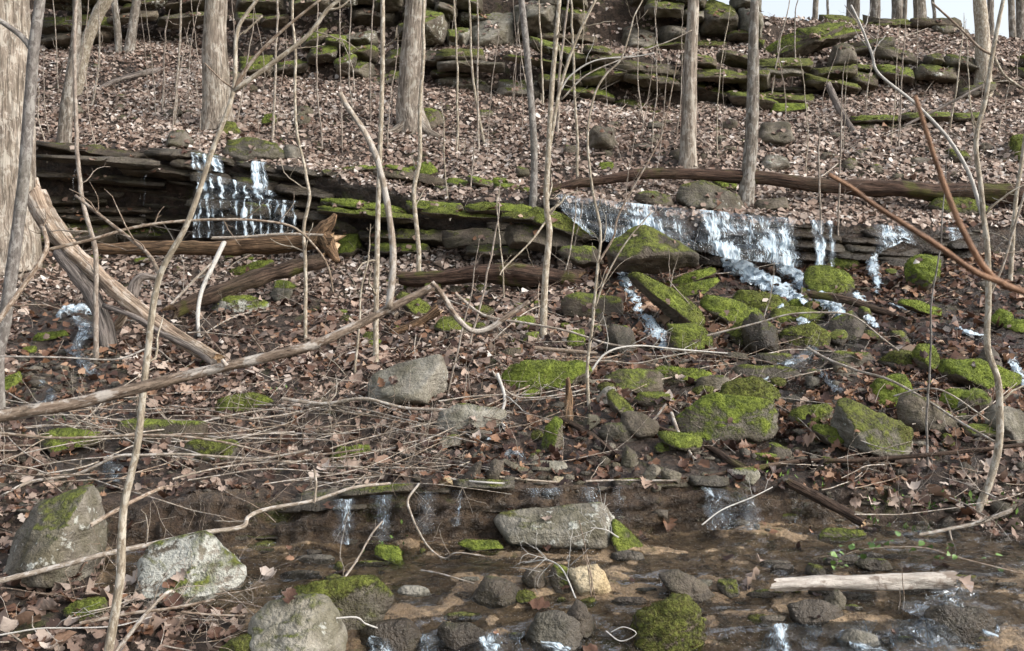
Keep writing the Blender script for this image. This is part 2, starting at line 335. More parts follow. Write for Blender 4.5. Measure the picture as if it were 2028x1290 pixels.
# ------------------------------------------------------------------ terrain: feature rows across the hillside
ST = [-3500, -900, -200, 0, 300, 600, 850, 1100, 1300, 1560, 1800, 2028, 2300, 3000, 5500]
IN = [0, 300, 600, 850, 1100, 1300, 1560, 1800, 2028]
ROWS = {   # name: (v at IN stations, Y at IN stations)
 'A': ([1340]*9, [4.25]*9),
 'B': ([1255,1250,1246,1242,1237,1234,1227,1218,1212], [4.5,4.52,4.55,4.58,4.6,4.62,4.66,4.72,4.75]),
 'C': ([1085,1088,1082,1078,1070,1062,1042,1040,1050], [5.45,5.44,5.48,5.53,5.6,5.69,5.88,5.9,5.82]),
 'D': ([1005,995,985,962,958,950,962,985,1000],        [5.8,5.68,5.64,5.68,5.74,5.84,6.05,6.1,6.05]),
 'E': ([900,895,890,890,890,890,890,895,900],          [6.7,6.7,6.7,6.6,6.6,6.6,6.7,6.7,6.7]),
 'F': ([800]*9, [8.0,8.0,7.9,7.7,7.6,7.6,7.6,7.6,7.6]),
 'G': ([700]*9, [9.9,9.9,9.8,9.5,9.4,9.4,9.4,9.3,9.2]),
 'H': ([610,610,610,605,605,610,620,620,620], [11.8,11.8,11.6,11.3,11.1,10.9,10.8,10.7,10.6]),
 'I': ([500,485,490,495,500,525,535,520,500], [14.9,15.0,14.5,13.8,13.1,12.5,12.4,12.6,12.8]),
 'J': ([288,298,338,398,395,425,438,452,448], [14.3,14.5,14.0,13.3,12.95,12.65,12.55,12.65,12.9]),
 'K': ([262,268,300,335,350,368,378,392,390], [15.3,15.4,15.2,14.8,14.2,13.9,13.7,13.7,13.9]),
 'L': ([180,180,200,235,255,268,278,272,262], [17.6,17.8,17.2,16.7,16.2,15.9,15.7,15.7,15.9]),
 'M': ([92,78,158,155,205,214,195,190,200],   [21.0,21.4,19.2,19.2,18.6,18.4,18.6,18.6,18.5]),
 'N': ([72,62,102,108,102,106,122,122,125],   [21.1,21.5,19.4,19.4,18.8,18.7,18.9,19.0,19.0]),
 'O': ([50,50,80,92,92,94,92,98,102],         [21.6,21.8,20.3,20.4,20.0,20.0,20.2,20.1,20.0]),
 'P': ([-30,-30,-10,-14,-18,-8,36,56,82],     [21.9,22.1,20.9,20.6,20.2,20.2,20.7,21.2,20.8]),
}
def row_uv(name, u):
    v, Y = ROWS[name]
    return np.interp(u, IN, v), np.interp(u, IN, Y)
def Yrow(name, u): return float(np.interp(u, IN, ROWS[name][1]))
def Vrow(name, u): return float(np.interp(u, IN, ROWS[name][0]))
ucols = np.concatenate([np.linspace(-6000, -1000, 12)[:-1], np.linspace(-1000, -160, 40)[:-1], np.linspace(-160, 2190, 315)[:-1],
                        np.linspace(2190, 3000, 40)[:-1], np.linspace(3000, 8000, 12)])
nC = len(ucols)
coarse = []; names = []
def zconst(Y, z):
    X = (ucols - 1014) / F * max(Y, 4.25); return np.stack([X, np.full(nC, Y), np.full(nC, float(z))], 1)
base_rows = []
for nm in ROWS:
    v, Y = row_uv(nm, ucols)
    base_rows.append(np.array([at(u_, v_, y_) for u_, v_, y_ in zip(ucols, v, Y)]))
zA = base_rows[0][:, 2].mean()
rows3 = [zconst(-60, 3.0), zconst(-14, 0.6), zconst(-3, 0.1), zconst(1.5, zA + 0.05), zconst(3.4, zA - 0.12)] + base_rows
P_ = base_rows[-1]
fac = np.clip((ucols - 1350) / 250, 0, 1)
def beyond(dY, dzl, dzr):
    q = P_.copy(); s = (q[:, 1] + dY) / q[:, 1]; q[:, 0] *= s; q[:, 1] += dY; q[:, 2] += dzl * (1 - fac) + dzr * fac; return q
rows3 += [beyond(3, 0.7, -0.05), beyond(8, 2.0, -0.6), beyond(30, 1.0, -6), beyond(600, -90, -110)]
rnames = ['z0', 'z1', 'z2', 'z3', 'z4'] + list(ROWS) + ['q0', 'q1', 'q2', 'q3']
nsub = [4, 6, 10, 10, 14] + [14, 64, 30, 30, 36, 36, 30, 34, 26, 20, 30, 30, 16, 10, 18] + [16, 8, 8, 6]
grid = []; rowpos = []
for i in range(len(rows3) - 1):
    k = nsub[i]
    for j in range(k):
        t = j / k; grid.append(rows3[i] * (1 - t) + rows3[i + 1] * t); rowpos.append(i + t)
grid.append(rows3[-1]); rowpos.append(len(rows3) - 1)
G = np.array(grid); rowpos = np.array(rowpos); nR = len(G)
for it in range(3):     # soften creases
    H = G.copy(); H[1:-1] = (G[:-2] + 2 * G[1:-1] + G[2:]) / 4; G = H
for it in range(6):
    H = G.copy(); H[:, 1:-1] = (G[:, :-2] + 2 * G[:, 1:-1] + G[:, 2:]) / 4; H[:, :, 0] = G[:, :, 0]; G = H
def gnormals(G):
    du = np.zeros_like(G); dv = np.zeros_like(G)
    du[:, 1:-1] = G[:, 2:] - G[:, :-2]; du[:, 0] = G[:, 1] - G[:, 0]; du[:, -1] = G[:, -1] - G[:, -2]
    dv[1:-1] = G[2:] - G[:-2]; dv[0] = G[1] - G[0]; dv[-1] = G[-1] - G[-2]
    n = np.cross(du, dv); return n / np.maximum(np.linalg.norm(n, axis=2, keepdims=True), 1e-9)
GN = gnormals(G)
GS = G.copy()                                   # smooth version, used by the water
flat = G.reshape(-1, 3)
rp = np.repeat(rowpos, nC)
IDX = {n: i for i, n in enumerate(rnames)}
PU, PV = project(flat)
amp = np.interp(rp, [0, IDX['A'], IDX['B'], IDX['C']-.3, IDX['C'], IDX['D'], IDX['E'], IDX['H'], IDX['I'], IDX['J'], IDX['L'], IDX['q0'], IDX['q3']],
                [0.15, 0.06, 0.04, 0.03, 0.06, 0.06, 0.07, 0.09, 0.08, 0.05, 0.10, 0.07, 1.0])
disp = amp * (0.9 * fbm(flat * 1.1, 3) + 0.55 * fbm(flat * np.array((3.1, 3.1, 5.0)), 4)) + 0.35 * amp * fbm(flat * 13, 2)
# bedding steps on the wet ledge face
face = np.clip(1 - np.abs(rp - (IDX['C'] + 0.5)) / 0.8, 0, 1)
disp += face * (0.075 * fbm(flat * np.array((4.5, 4.5, 3.0)), 5, 2.2, .6) + 0.02 * np.sign(np.sin(flat[:, 2] * 60 + 2.2 * fbm(flat * 1.3, 2))))
Gd = (flat + GN.reshape(-1, 3) * disp[:, None])
ii = np.arange(nR * nC).reshape(nR, nC)
gf = np.stack([ii[:-1, :-1], ii[:-1, 1:], ii[1:, 1:], ii[1:, :-1]], -1).reshape(-1, 4)
STREAM = [(1120, 470), (1700, 470), (1930, 440), (2060, 620), (2060, 800), (1880, 960), (1600, 1000), (1200, 960), (880, 950), (850, 850), (1000, 800), (1180, 700), (1170, 560)]
POOL = [(190, 1000), (300, 985), (900, 950), (1300, 945), (1700, 1000), (1850, 1035), (2060, 1090), (2060, 1400), (330, 1400), (500, 1220), (200, 1180)]
LSTREAM = [(60, 600), (210, 600), (260, 780), (320, 960), (150, 980), (20, 800)]
def soft(poly):
    jit = fbm(np.stack([PU, PV, PU * 0], 1) / 60, 3) * 22
    return in_poly(PU + jit, PV + jit * 0.7, poly) & (flat[:, 1] > 1)
wet = np.where(soft(STREAM), 0.9, 0.15); wet = np.where(soft(LSTREAM), 0.9, wet); pool = np.where(soft(POOL), 1.0, 0.0); wet = np.maximum(wet, pool)
pool = np.where(rp > IDX['C'] + .05, 0.2, 1.0) * pool
wet = np.where((rp > IDX['I'] - 0.1) & (rp < IDX['J'] + 0.1), 0.9, wet)
gm = mesh_np('ground', Gd, [gf]); add_attr(gm, 'wet', wet); add_attr(gm, 'pool', pool)
ground = tag(link('ground', gm, M['ground']), 'leaf-strewn hillside and stream bed of dark soil', None, None, 'structure')
BVH = BVHTree.FromPolygons([tuple(v) for v in Gd], [tuple(f) for f in gf])
ORG = Vector((0, 0, CAMZ))
def ghit(u, v):
    h = BVH.ray_cast(ORG, raydir(u, v))
    return np.array(h[0]) if h[0] is not None else at(u, v, 21)
def gz(x, y):
    h = BVH.ray_cast(Vector((x, y, 40)), Vector((0, 0, -1)))
    return h[0].z if h[0] is not None else 0.0

# ------------------------------------------------------------------ rocks
_ico = {}
def ico(n):
    if n not in _ico:
        bm = bmesh.new(); bmesh.ops.create_icosphere(bm, subdivisions=n, radius=1)
        V = np.array([v.co[:] for v in bm.verts]); Fc = np.array([[v.index for v in f.verts] for f in bm.faces]); bm.free()
        _ico[n] = (V / np.linalg.norm(V, axis=1, keepdims=True), Fc)
    return _ico[n]
def cub(n):
    key = ('c', n)
    if key not in _ico:
        bm = bmesh.new(); bmesh.ops.create_cube(bm, size=2); bmesh.ops.subdivide_edges(bm, edges=bm.edges[:], cuts=n, use_grid_fill=True); bmesh.ops.triangulate(bm, faces=bm.faces[:])
        V = np.array([v.co[:] for v in bm.verts]); V = np.sign(V) * np.abs(V) ** 0.8; Fc = np.array([[v.index for v in f.verts] for f in bm.faces]); bm.free()
        _ico[key] = (V / np.linalg.norm(V, axis=1, keepdims=True), Fc)
    return _ico[key]
def hull2(pts):
    pts = sorted(set((round(float(a), 5), round(float(b), 5)) for a, b in pts))
    def half(ps):
        h = []
        for p in ps:
            while len(h) >= 2 and (h[-1][0]-h[-2][0])*(p[1]-h[-2][1]) - (h[-1][1]-h[-2][1])*(p[0]-h[-2][0]) <= 0: h.pop()
            h.append(p)
        return h
    a = half(pts); b = half(pts[::-1]); return a[:-1] + b[:-1]
ROCKS = []
def rock(name, outline, label=None, cat=None, group=None, parent=None, Y=None, moss=0.5, hue=0.6, tone=0.4, wet=0.0, lichen=0.25,
         top=50, dk=1.0, sub=4, p=40, rough=0.05, sink=0.18, fuzz=None, seed=None, strata=0.0, chips=None):
    seed = len(ROCKS) * 13 + 5 if seed is None else seed
    rg = np.random.default_rng(seed)
    us = [a for a, b in outline]; vs = [b for a, b in outline]
    um, vb, vt = (min(us) + max(us)) / 2, max(vs), min(vs)
    if Y is None:
        Y0 = min(ghit(um, vb)[1], 21)
    else: Y0 = Y
    wpx = max(us) - min(us); hpx = vb - vt
    D = dk * 0.5 * min(wpx, 1.7 * hpx) * Y0 / F * 1.15
    Yc = Y0 + 0.3 * D
    vm = (vb + vt) / 2
    c = at(um, vm, Yc)
    pts = []
    for a, b in outline:
        q = at(a, b + (hpx * sink if b > vb - 0.3 * hpx else 0), Yc) - c; pts.append((q[0], q[2]))
    hp = hull2(pts)
    cx = sum(a for a, b in hp) / len(hp); cz = sum(b for a, b in hp) / len(hp)
    planes = []
    for i in range(len(hp)):
        (x0, z0), (x1, z1) = hp[i], hp[(i + 1) % len(hp)]
        dx, dz = x1 - x0, z1 - z0; L = math.hypot(dx, dz)
        if L < 1e-5: continue
        nx, nz = dz / L, -dx / L                     # outward for a CCW hull
        h = (x0 - cx) * nx + (z0 - cz) * nz
        if h < 1e-4: continue
        ph = R(top) * (0.8 + 0.4 * rg.random()) if nz > 0.45 else R(rg.uniform(6, 30))
        off = 0.25 * D
        planes.append(((nx * math.cos(ph), -math.sin(ph), nz * math.cos(ph)), h * math.cos(ph) - off * math.sin(ph)))
        pb = R(rg.uniform(4, 30))
        planes.append(((nx * math.cos(pb), math.sin(pb), nz * math.cos(pb)), h * math.cos(pb) + off * math.sin(pb)))
    for k in range(3):
        a = rg.uniform(-0.45, 0.45); e = rg.uniform(-0.1, 0.35)
        planes.append(((math.sin(a) * math.cos(e), -math.cos(a) * math.cos(e), math.sin(e)), D * rg.uniform(0.8, 1.0)))
        planes.append(((math.sin(a), math.cos(a), 0), D * rg.uniform(0.85, 1.1)))
    S = np.array((max(a for a, b in hp) - min(a for a, b in hp), 2 * D, max(b for a, b in hp) - min(b for a, b in hp))) / 2
    d, fc = cub(9 if sub >= 4 else 6) if parent else (cub({5: 18, 4: 10 if wpx > 70 else 8}.get(sub, 5)) if p >= 28 else ico(sub))
    acc = np.zeros(len(d))
    for n_, h_ in planes:
        h_ = max(h_, 0.12 * S.min())
        acc += np.maximum(0, d @ (np.array(n_) * S) / h_) ** p
    r = acc ** (-1 / p)
    if p > 11:
        Xq = d * r[:, None] * S; nch = 4 if chips is None else chips
        for k in range(nch):
            n_ = rg.normal(0, 1, 3); n_[1] -= 0.5; n_[2] += 0.25; n_ /= S; n_ /= np.linalg.norm(n_)
            h_ = (Xq @ n_).max() * rg.uniform(0.74, 0.95)
            acc += np.maximum(0, d @ (n_ * S) / h_) ** p
        r = acc ** (-1 / p)
    V = d * r[:, None] * S
    sz = float(np.cbrt(S.prod()))
    W = V + c
    nn = d / S; nn /= np.linalg.norm(nn, axis=1, keepdims=True)
    f = 1.6 / sz
    dis = rough * sz * (1.1 * fbm(W * f * 0.9 + seed, 3) + 0.7 * fbm(W * f * 3.2 + seed, 3))
    if strata: dis += strata * np.sign(np.sin(W[:, 2] * 2 * math.pi / 0.055 + 1.5 * fbm(W * 2.0, 2))) * (np.abs(nn[:, 2]) < 0.7)
    V = V + nn * dis[:, None]
    V[:, 0] += cx; V[:, 2] += cz
    zmin = V[:, 2].min(); base = np.array((0, 0, zmin))
    V = V - base; loc = c + base
    me = mesh_np(name, V, [fc])
    pl = np.array(parent.location) if parent else np.zeros(3)
    o = link(name, me, M['rock'], parent, tuple(loc - pl))
    for k_, v_ in dict(moss=moss, tone=tone, wet=wet, lichen=lichen, mosshue=hue).items(): o[k_] = float(v_)
    if not parent: tag(o, label, cat or 'rock', group)
    ROCKS.append((o, V + loc))
    if fuzz is None: fuzz = moss > 0.55 and wpx > 24
    if fuzz: moss_fuzz(o, V, fc, Y0, moss, seed)
    return o
def moss_fuzz(o, V, fc, Y0, moss, seed, dens=1.0):
    rg = np.random.default_rng(seed + 1)
    A, B, C = V[fc[:, 0]], V[fc[:, 1]], V[fc[:, 2]]
    cr = np.cross(B - A, C - A); ar = np.linalg.norm(cr, axis=1) / 2; nz = cr / np.maximum(2 * ar[:, None], 1e-12)
    wgt = ar * np.clip((nz[:, 2] + 0.7 * moss - 0.48) * 2.4, 0, 1)
    cen = (A + B + C) / 3 + np.array(o.location)
    wgt = wgt * np.clip(0.55 + (moss - 0.5) * 1.6 + 0.9 * fbm(cen * 4.5, 3), 0, 1)
    tot = wgt.sum()
    if tot < 1e-5: return
    n = int(min(9000, tot * dens * 55 * (F / 2 / Y0) ** 2 / 100))
    if n < 30: return
    ix = rg.choice(len(fc), n, p=wgt / tot)
    a, b = rg.random(n), rg.random(n); fl = a + b > 1; a[fl], b[fl] = 1 - a[fl], 1 - b[fl]
    p0 = A[ix] * (1 - a - b)[:, None] + B[ix] * a[:, None] + C[ix] * b[:, None]
    px = 2 * Y0 / F
    ln = (rg.random(n) * 0.9 + 0.5) * np.clip(1.3 * px, 0.007, 0.02)
    dirn = nz[ix] * 1.0 + rg.normal(0, 0.55, (n, 3)); dirn[:, 2] += 0.25; dirn /= np.linalg.norm(dirn, axis=1, keepdims=True)
    side = np.cross(dirn, rg.normal(0, 1, (n, 3))); side /= np.linalg.norm(side, axis=1, keepdims=True)
    wd = ln * 0.35
    p0 = p0 - nz[ix] * (0.15 * ln)[:, None]
    VV = np.empty((n * 3, 3)); VV[0::3] = p0 - side * wd[:, None]; VV[1::3] = p0 + side * wd[:, None]; VV[2::3] = p0 + dirn * ln[:, None]
    me = mesh_np('moss', VV, [np.arange(n * 3).reshape(-1, 3)], False)
    add_attr(me, 'rnd', np.repeat(rg.random(n), 3))
    m = link('moss', me, M['mossb'], o); m['kind'] = 'stuff'; m['mosshue'] = float(o['mosshue'])
def boxo(u0, v0, u1, v1, rg=random, j=0.12, sk=0.0):
    w_, h_ = u1 - u0, v1 - v0
    J = lambda s: rg.uniform(0, j) * s
    return [(u0 + J(min(w_, 2*h_)), v0 + J(h_)), (u0 + w_ * 0.5, v0 - 0.3 * J(h_)), (u1 - J(min(w_, 2*h_)), v0 + J(h_) + sk * h_), (u1, v0 + h_ * (0.4 + J(1))),
            (u1 - J(min(w_, 2*h_)), v1 - J(h_)), (u0 + w_ * 0.5, v1), (u0 + J(min(w_, 2*h_)), v1 - J(h_)), (u0, v0 + h_ * (0.5 + J(1)))]

# ------------------------------------------------------------------ tubes (stems, logs, branches)
def catmull(P, n):
    P = np.asarray(P, float)
    if len(P) == 2: P = np.array([P[0], (P[0] + P[1]) / 2, P[1]])
    Q = np.vstack([2 * P[0] - P[1], P, 2 * P[-1] - P[-2]])
    out = []
    for i in range(1, len(Q) - 2):
        t = np.linspace(0, 1, n, endpoint=False)[:, None]
        p0, p1, p2, p3 = Q[i - 1], Q[i], Q[i + 1], Q[i + 2]
        out.append(0.5 * (2 * p1 + (p2 - p0) * t + (2 * p0 - 5 * p1 + 4 * p2 - p3) * t**2 + (3 * p1 - p0 - 3 * p2 + p3) * t**3))
    out.append(P[-1:]); return np.vstack(out)
def tube(P, rad, sides=7, knob=0.0, seed=0, cap=True, grain=0.0):
    P = np.asarray(P, float); n = len(P); rad = np.asarray(rad, float) * np.ones(n)
    T = np.gradient(P, axis=0); T /= np.maximum(np.linalg.norm(T, axis=1, keepdims=True), 1e-9)
    ref = np.array((0.31, -0.87, 0.38)); 
    if abs(T.mean(0) @ ref) > 0.9 * np.linalg.norm(T.mean(0)): ref = np.array((0.9, 0.1, 0.2))
    A = np.cross(T, ref); A /= np.maximum(np.linalg.norm(A, axis=1, keepdims=True), 1e-9); B = np.cross(T, A)
    th = np.linspace(0, 2 * math.pi, sides, endpoint=False)
    ring = A[:, None] * np.cos(th)[None, :, None] + B[:, None] * np.sin(th)[None, :, None]
    rr = rad[:, None] * np.ones((1, sides))
    V = P[:, None] + ring * rr[..., None]
    if knob:
        k = fbm((V * (0.55 / max(rad.mean(), 1e-3)) * np.array((1, 1, 0.5)) + seed).reshape(-1, 3), 3).reshape(n, sides)
        V = P[:, None] + ring * (rr * (1 + knob * k))[..., None]
    Ls = np.concatenate([[0], np.cumsum(np.linalg.norm(np.diff(P, axis=0), axis=1))])
    gcc = np.stack([np.cos(th)[None] * rad[:, None], np.sin(th)[None] * rad[:, None], np.repeat(Ls[:, None], sides, 1)], -1)
    if grain:
        gk = fbm(np.stack([(np.cos(th) * 2.6)[None] * np.ones((n, 1)) + seed, (np.sin(th) * 2.6)[None] * np.ones((n, 1)), gcc[..., 2] * (.10 / max(rad.mean(), 1e-3))], -1).reshape(-1, 3), 4).reshape(n, sides)
        V = V + ring * (rad[:, None] * grain * gk)[..., None]
    V = V.reshape(-1, 3)
    V = np.hstack([V, gcc.reshape(-1, 3) + seed * .37])
    i = np.arange(n - 1)[:, None] * sides; j = np.arange(sides)[None]; j2 = (j + 1) % sides
    Fq = np.stack([i + j, i + j2, i + sides + j2, i + sides + j], -1).reshape(-1, 4)
    V = np.vstack([V, np.concatenate([P[0], (0, 0, Ls[0])]), np.concatenate([P[-1], (0, 0, Ls[-1])])]); c0, c1 = n * sides, n * sides + 1
    jj = np.arange(sides); Ft = np.vstack([np.stack([np.full(sides, c0), (jj + 1) % sides, jj], -1),
                                           np.stack([np.full(sides, c1), (n - 1) * sides + jj, (n - 1) * sides + (jj + 1) % sides], -1)])
    return V, Fq, Ft
def join(parts):
    V, Q, T, o = [], [], [], 0
    for v, q, t in parts:
        V.append(v); Q.append(q + o); T.append(t + o); o += len(v)
    return np.vstack(V), [np.vstack(Q), np.vstack(T)]
def twig_path(p0, d, L, n=7, wig=0.25, up=0.0, rg=RNG):
    d = np.asarray(d, float); d /= np.linalg.norm(d); P = [np.asarray(p0, float)]
    for k in range(n):
        d = d + rg.normal(0, wig, 3) * np.array((1, .7, 1)); d[2] += up; d /= np.linalg.norm(d); P.append(P[-1] + d * L / n)
    return np.array(P)
def side_twigs(path, rad, n, Lf, rg, up=0.05, depth=2, t0=0.15, wig=0.22):
    out = []
    for k in range(n):
        t = rg.uniform(t0, 0.97); i = min(int(t * (len(path) - 1)), len(path) - 2)
        T = path[i + 1] - path[i]; T /= max(np.linalg.norm(T), 1e-9)
        sd_ = np.cross(T, rg.normal(0, 1, 3) * np.array((.5, 1, .5))); sd_ /= max(np.linalg.norm(sd_), 1e-9)
        d = T * rg.uniform(0.3, 0.9) + sd_ * rg.uniform(0.6, 1.1)
        L = Lf * rg.uniform(0.4, 1.2) * (1.1 - 0.6 * t); r0 = max(rad[i] * rg.uniform(0.3, 0.55), 0.0016)
        p = twig_path(path[i], d, L, 6, wig, up, rg); rr = np.linspace(r0, r0 * 0.35, len(p))
        out.append(tube(p, rr, 4))
        if depth > 1: out += side_twigs(p, rr, rg.integers(1, 4), L * 0.5, rg, up, depth - 1)
    return out

def px_path(pts, Y, Yend=None, ext=None):
    """px polyline in a (nearly) upright plane at depth Y (to Yend)"""
    n = len(pts); return np.array([at(a, b, Y + ((Yend - Y) * i / (n - 1) if Yend else 0)) for i, (a, b) in enumerate(pts)])
TREES = []
def tree(name, pts, w0, w1, mat, label, cat='tree', group=None, Y=None, grow=5.0, limbs=7, inview=0, knob=0.06, flare=1.35, sides=14, twigL=0.5, seed=None, Yend=None):
    """pts: base first, in photo pixels. grow: metres above the last point"""
    seed = len(TREES) * 7 + 3 if seed is None else seed
    rg = np.random.default_rng(seed)
    if Y is None: Y = ghit(*pts[0])[1]
    P = px_path(pts, Y, Yend)
    wpx = np.linspace(w0, w1, len(P)) / 2 * Y / F
    g0 = P[0].copy(); g0[2] = min(gz(g0[0], g0[1]), g0[2]) - 0.12
    if P[0][2] - g0[2] > 0.05: P = np.vstack([g0, P]); wpx = np.concatenate([[wpx[0]], wpx])
    ninv = len(P)
    if grow > 0:
        d = P[-1] - P[-2]; d /= np.linalg.norm(d); d = d * 0.6 + np.array((0, 0, 0.6))
        ext = twig_path(P[-1], d, grow, 5, 0.08, 0.06, rg)[1:]
        P = np.vstack([P, ext]); wpx = np.concatenate([wpx, np.linspace(wpx[-1] * 0.93, wpx[-1] * 0.35, len(ext))])
    S = catmull(P, 9); rad = np.interp(np.linspace(0, 1, len(S)), np.linspace(0, 1, len(wpx)), wpx)
    if w0 < 14: S = S + (np.stack([fbm(np.stack([S[:, 2] * 2.6, S[:, 2] * 0 + seed * 3.1, S[:, 2] * 0 + k], 1), 3) for k in (0, 5)] + [S[:, 0] * 0], 1)) * 0.014 * (1.6 if group else 1)
    if w0 > 8: S = S + 0.10 * rad[:, None] * np.stack([fbm(np.stack([S[:, 2] * 1.7, S[:, 1] * 0 + seed, S[:, 2] * 0], 1), 2), S[:, 0] * 0, S[:, 0] * 0], 1)
    dist = np.concatenate([[0], np.cumsum(np.linalg.norm(np.diff(S, axis=0), axis=1))])
    rad = rad * (1 + (flare - 1) * np.exp(-dist / max(2.2 * rad[0], 0.05)))
    if name == 'sapling': rad = rad * (.82 if not group else .72)
    root = empty(name, tuple(g0)); tag(root, label, cat, group)
    if sides == 14 and w0 < 16: sides = 8
    V, Q, T = tube(S, rad, sides, knob, seed, grain=(.05 if w0 > 25 else .03))
    link('trunk', mesh_np('trunk', off(V, g0), [Q, T]), M[mat], root)
    parts = []
    if grow > 0 and limbs:
        i0 = int((ninv - 1) * 9); up_ = S[i0:]; ur = rad[i0:]
        parts += side_twigs(up_, ur, limbs, grow * 0.35, rg, 0.06, 2, 0.1)
    if inview:
        i1 = max(int((ninv - 1) * 9), 3)
        parts += side_twigs(S[:i1], rad[:i1], inview, twigL, rg, 0.05, 2, 0.25)
    if parts:
        v, fl = join(parts); link('crown', mesh_np('crown', off(v, g0), fl), M[mat], root)
    TREES.append(root); return root

# ------------------------------------------------------------------ rock ledges and cliffs, each stone a slab of its own
def lerp_list(L, u): return float(np.interp(u, [a for a, b in L], [b for a, b in L]))
def ledge(name, label, cat, crest, Yl, courses, u0, u1, seed=1, piece='slab', top=40, sub=3, base=None):
    """crest: [(u, v)], Yl: [(u, Y)], courses: (dv0, dv1, dY, length range px, moss, hue, tone, wet, skip)"""
    rg = random.Random(seed); um = (u0 + u1) / 2
    e = empty(name, tuple(at(um, lerp_list(crest, um) + max(c[1] for c in courses), lerp_list(Yl, um))))
    tag(e, label, cat)
    for (a, b_, dY, (l0, l1), ms, hu, tn, wt, skip) in courses:
        u = u0 - rg.uniform(0, l0 * 0.4)
        while u < u1:
            L = rg.uniform(l0, l1); ue = min(u + L, u1 + l0 * 0.3); m = (u + ue) / 2
            if rg.random() > skip + (0.14 if piece == 'block' else 0):
                und = (18 * math.sin(m / 57 + seed) + 12 * math.sin(m / 23 + 2.1 * seed)) * (1 if piece == 'block' else 0.12)
                cv = lerp_list(crest, m) + und; cl, cr_ = lerp_list(crest, u), lerp_list(crest, ue)
                jj = (b_ - a) * (0.34 if piece == 'block' else 0.2)
                v0, v1 = cv + a + rg.uniform(-jj, jj), cv + b_ + rg.uniform(-jj * 0.3, jj)
                o = boxo(u - 3, v0 - 1, ue + 3, v1 + 1, rg, 0.10)
                sl = (cr_ - cl) / max(ue - u, 1) + rg.gauss(0, 0.13 if piece == 'block' else 0.03)
                o = [(x, y + (x - m) * sl) for x, y in o]
                Yp = lerp_list(Yl, m) + dY + rg.uniform(-0.09, 0.09)
                rock(piece, o, parent=e, Y=Yp, moss=max(0, min(1, ms + (rg.uniform(-0.2, 0.32) if piece == 'block' else rg.uniform(-0.18, 0.18)))), hue=hu - (0.2 if piece == 'block' else 0.1) + rg.uniform(-0.15, 0.2), tone=tn + rg.uniform(-0.12, 0.2),
                     wet=wt, lichen=rg.choice([0, 0.1, 0.3, 0.5]) * (1 - wt), top=rg.uniform(top * 0.6, top * 1.3), dk=rg.uniform(1.3, 2.2), sub=max(sub, 4) if L > 70 or b_ - a > 28 else sub, p=70, rough=0.07, sink=0.05, chips=3,
                     fuzz=(ms > 0.5 and L > 60), strata=0.004 if b_ - a > 12 else 0)
            u = ue + rg.uniform(-4, 2)
    return e
YJ = [(u, y) for u, y in zip(IN, ROWS['J'][1])]
YI = [(u, y) for u, y in zip(IN, ROWS['I'][1])]
# left falls: overhanging cap over a dark recess
ledge('rock_ledge', 'dark wet layered ledge with a deep black recess beneath', 'rock ledge', [(60, 286), (300, 294), (450, 312), (620, 336)], YJ,
      [(-4, 16, -0.25, (150, 330), 0.22, 0.2, 0.12, 0.6, 0), (14, 34, -0.42, (140, 330), 0.15, 0.2, 0.12, 0.6, 0), (32, 54, -0.32, (90, 220), 0.1, 0.2, 0.08, 0.7, 0.03),
       (54, 68, -0.05, (220, 420), 0.0, 0.2, 0.2, 0.6, 0.05), (68, 84, 0.08, (220, 420), 0.0, 0.2, 0.2, 0.6, 0.05), (84, 100, 0.2, (220, 420), 0.0, 0.2, 0.16, 0.6, 0.05), (100, 116, 0.14, (220, 420), 0.0, 0.2, 0.2, 0.6, 0.05), (116, 132, 0.08, (220, 420), 0.05, 0.2, 0.16, 0.6, 0.05), (132, 150, 0.02, (220, 420), 0.05, 0.2, 0.16, 0.6, 0.05),
       (146, 200, 0.05, (90, 200), 0.3, 0.3, 0.1, 0.7, 0.2)], 62, 385, 11)
ledge('stepped_ledge', 'stepped wet rock ledge under the streams of the threaded waterfall', 'rock ledge', [(385, 306), (450, 314), (520, 322), (640, 338)], YJ,
      [(-2, 14, -0.15, (50, 110), 0.25, 0.3, 0.12, 0.9, 0), (14, 34, -0.02, (60, 120), 0.1, 0.2, 0.04, 0.9, 0), (32, 56, -0.32, (70, 150), 0.2, 0.3, 0.10, 0.9, 0),
       (56, 82, -0.25, (70, 130), 0.1, 0.2, 0.04, 0.9, 0), (80, 104, -0.48, (60, 140), 0.2, 0.3, 0.08, 0.9, 0), (104, 160, -0.36, (60, 140), 0.05, 0.2, 0.04, 0.9, 0)], 385, 640, 12)
ledge('mossy_ledge', 'long mossy sandstone ledge with a black gap beneath, between the two waterfalls', 'rock ledge', [(600, 372), (700, 398), (850, 400), (1030, 408)],
      [(600, 13.9), (850, 13.0), (1000, 12.6), (1190, 12.1)],
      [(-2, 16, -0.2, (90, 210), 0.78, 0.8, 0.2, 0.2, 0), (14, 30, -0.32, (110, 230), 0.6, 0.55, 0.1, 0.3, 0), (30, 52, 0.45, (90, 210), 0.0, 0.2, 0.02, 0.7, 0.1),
       (50, 82, 0.2, (70, 170), 0.25, 0.5, 0.18, 0.4, 0.0), (80, 104, -0.12, (60, 130), 0.5, 0.6, 0.15, 0.4, 0.15)], 640, 1030, 13)
ledge('back_ledge', 'low mossy ledge set back above the black gap, strewn with dead leaves', 'rock ledge', [(640, 330), (780, 322), (870, 340), (1050, 372)],
      [(640, 14.4), (1050, 13.5)],
      [(0, 14, -0.1, (50, 130), 0.6, 0.9, 0.25, 0.1, 0.15), (12, 30, -0.2, (60, 150), 0.35, 0.6, 0.12, 0.2, 0.1), (30, 50, -0.3, (70, 160), 0.3, 0.6, 0.1, 0.2, 0.25)], 660, 1060, 14)
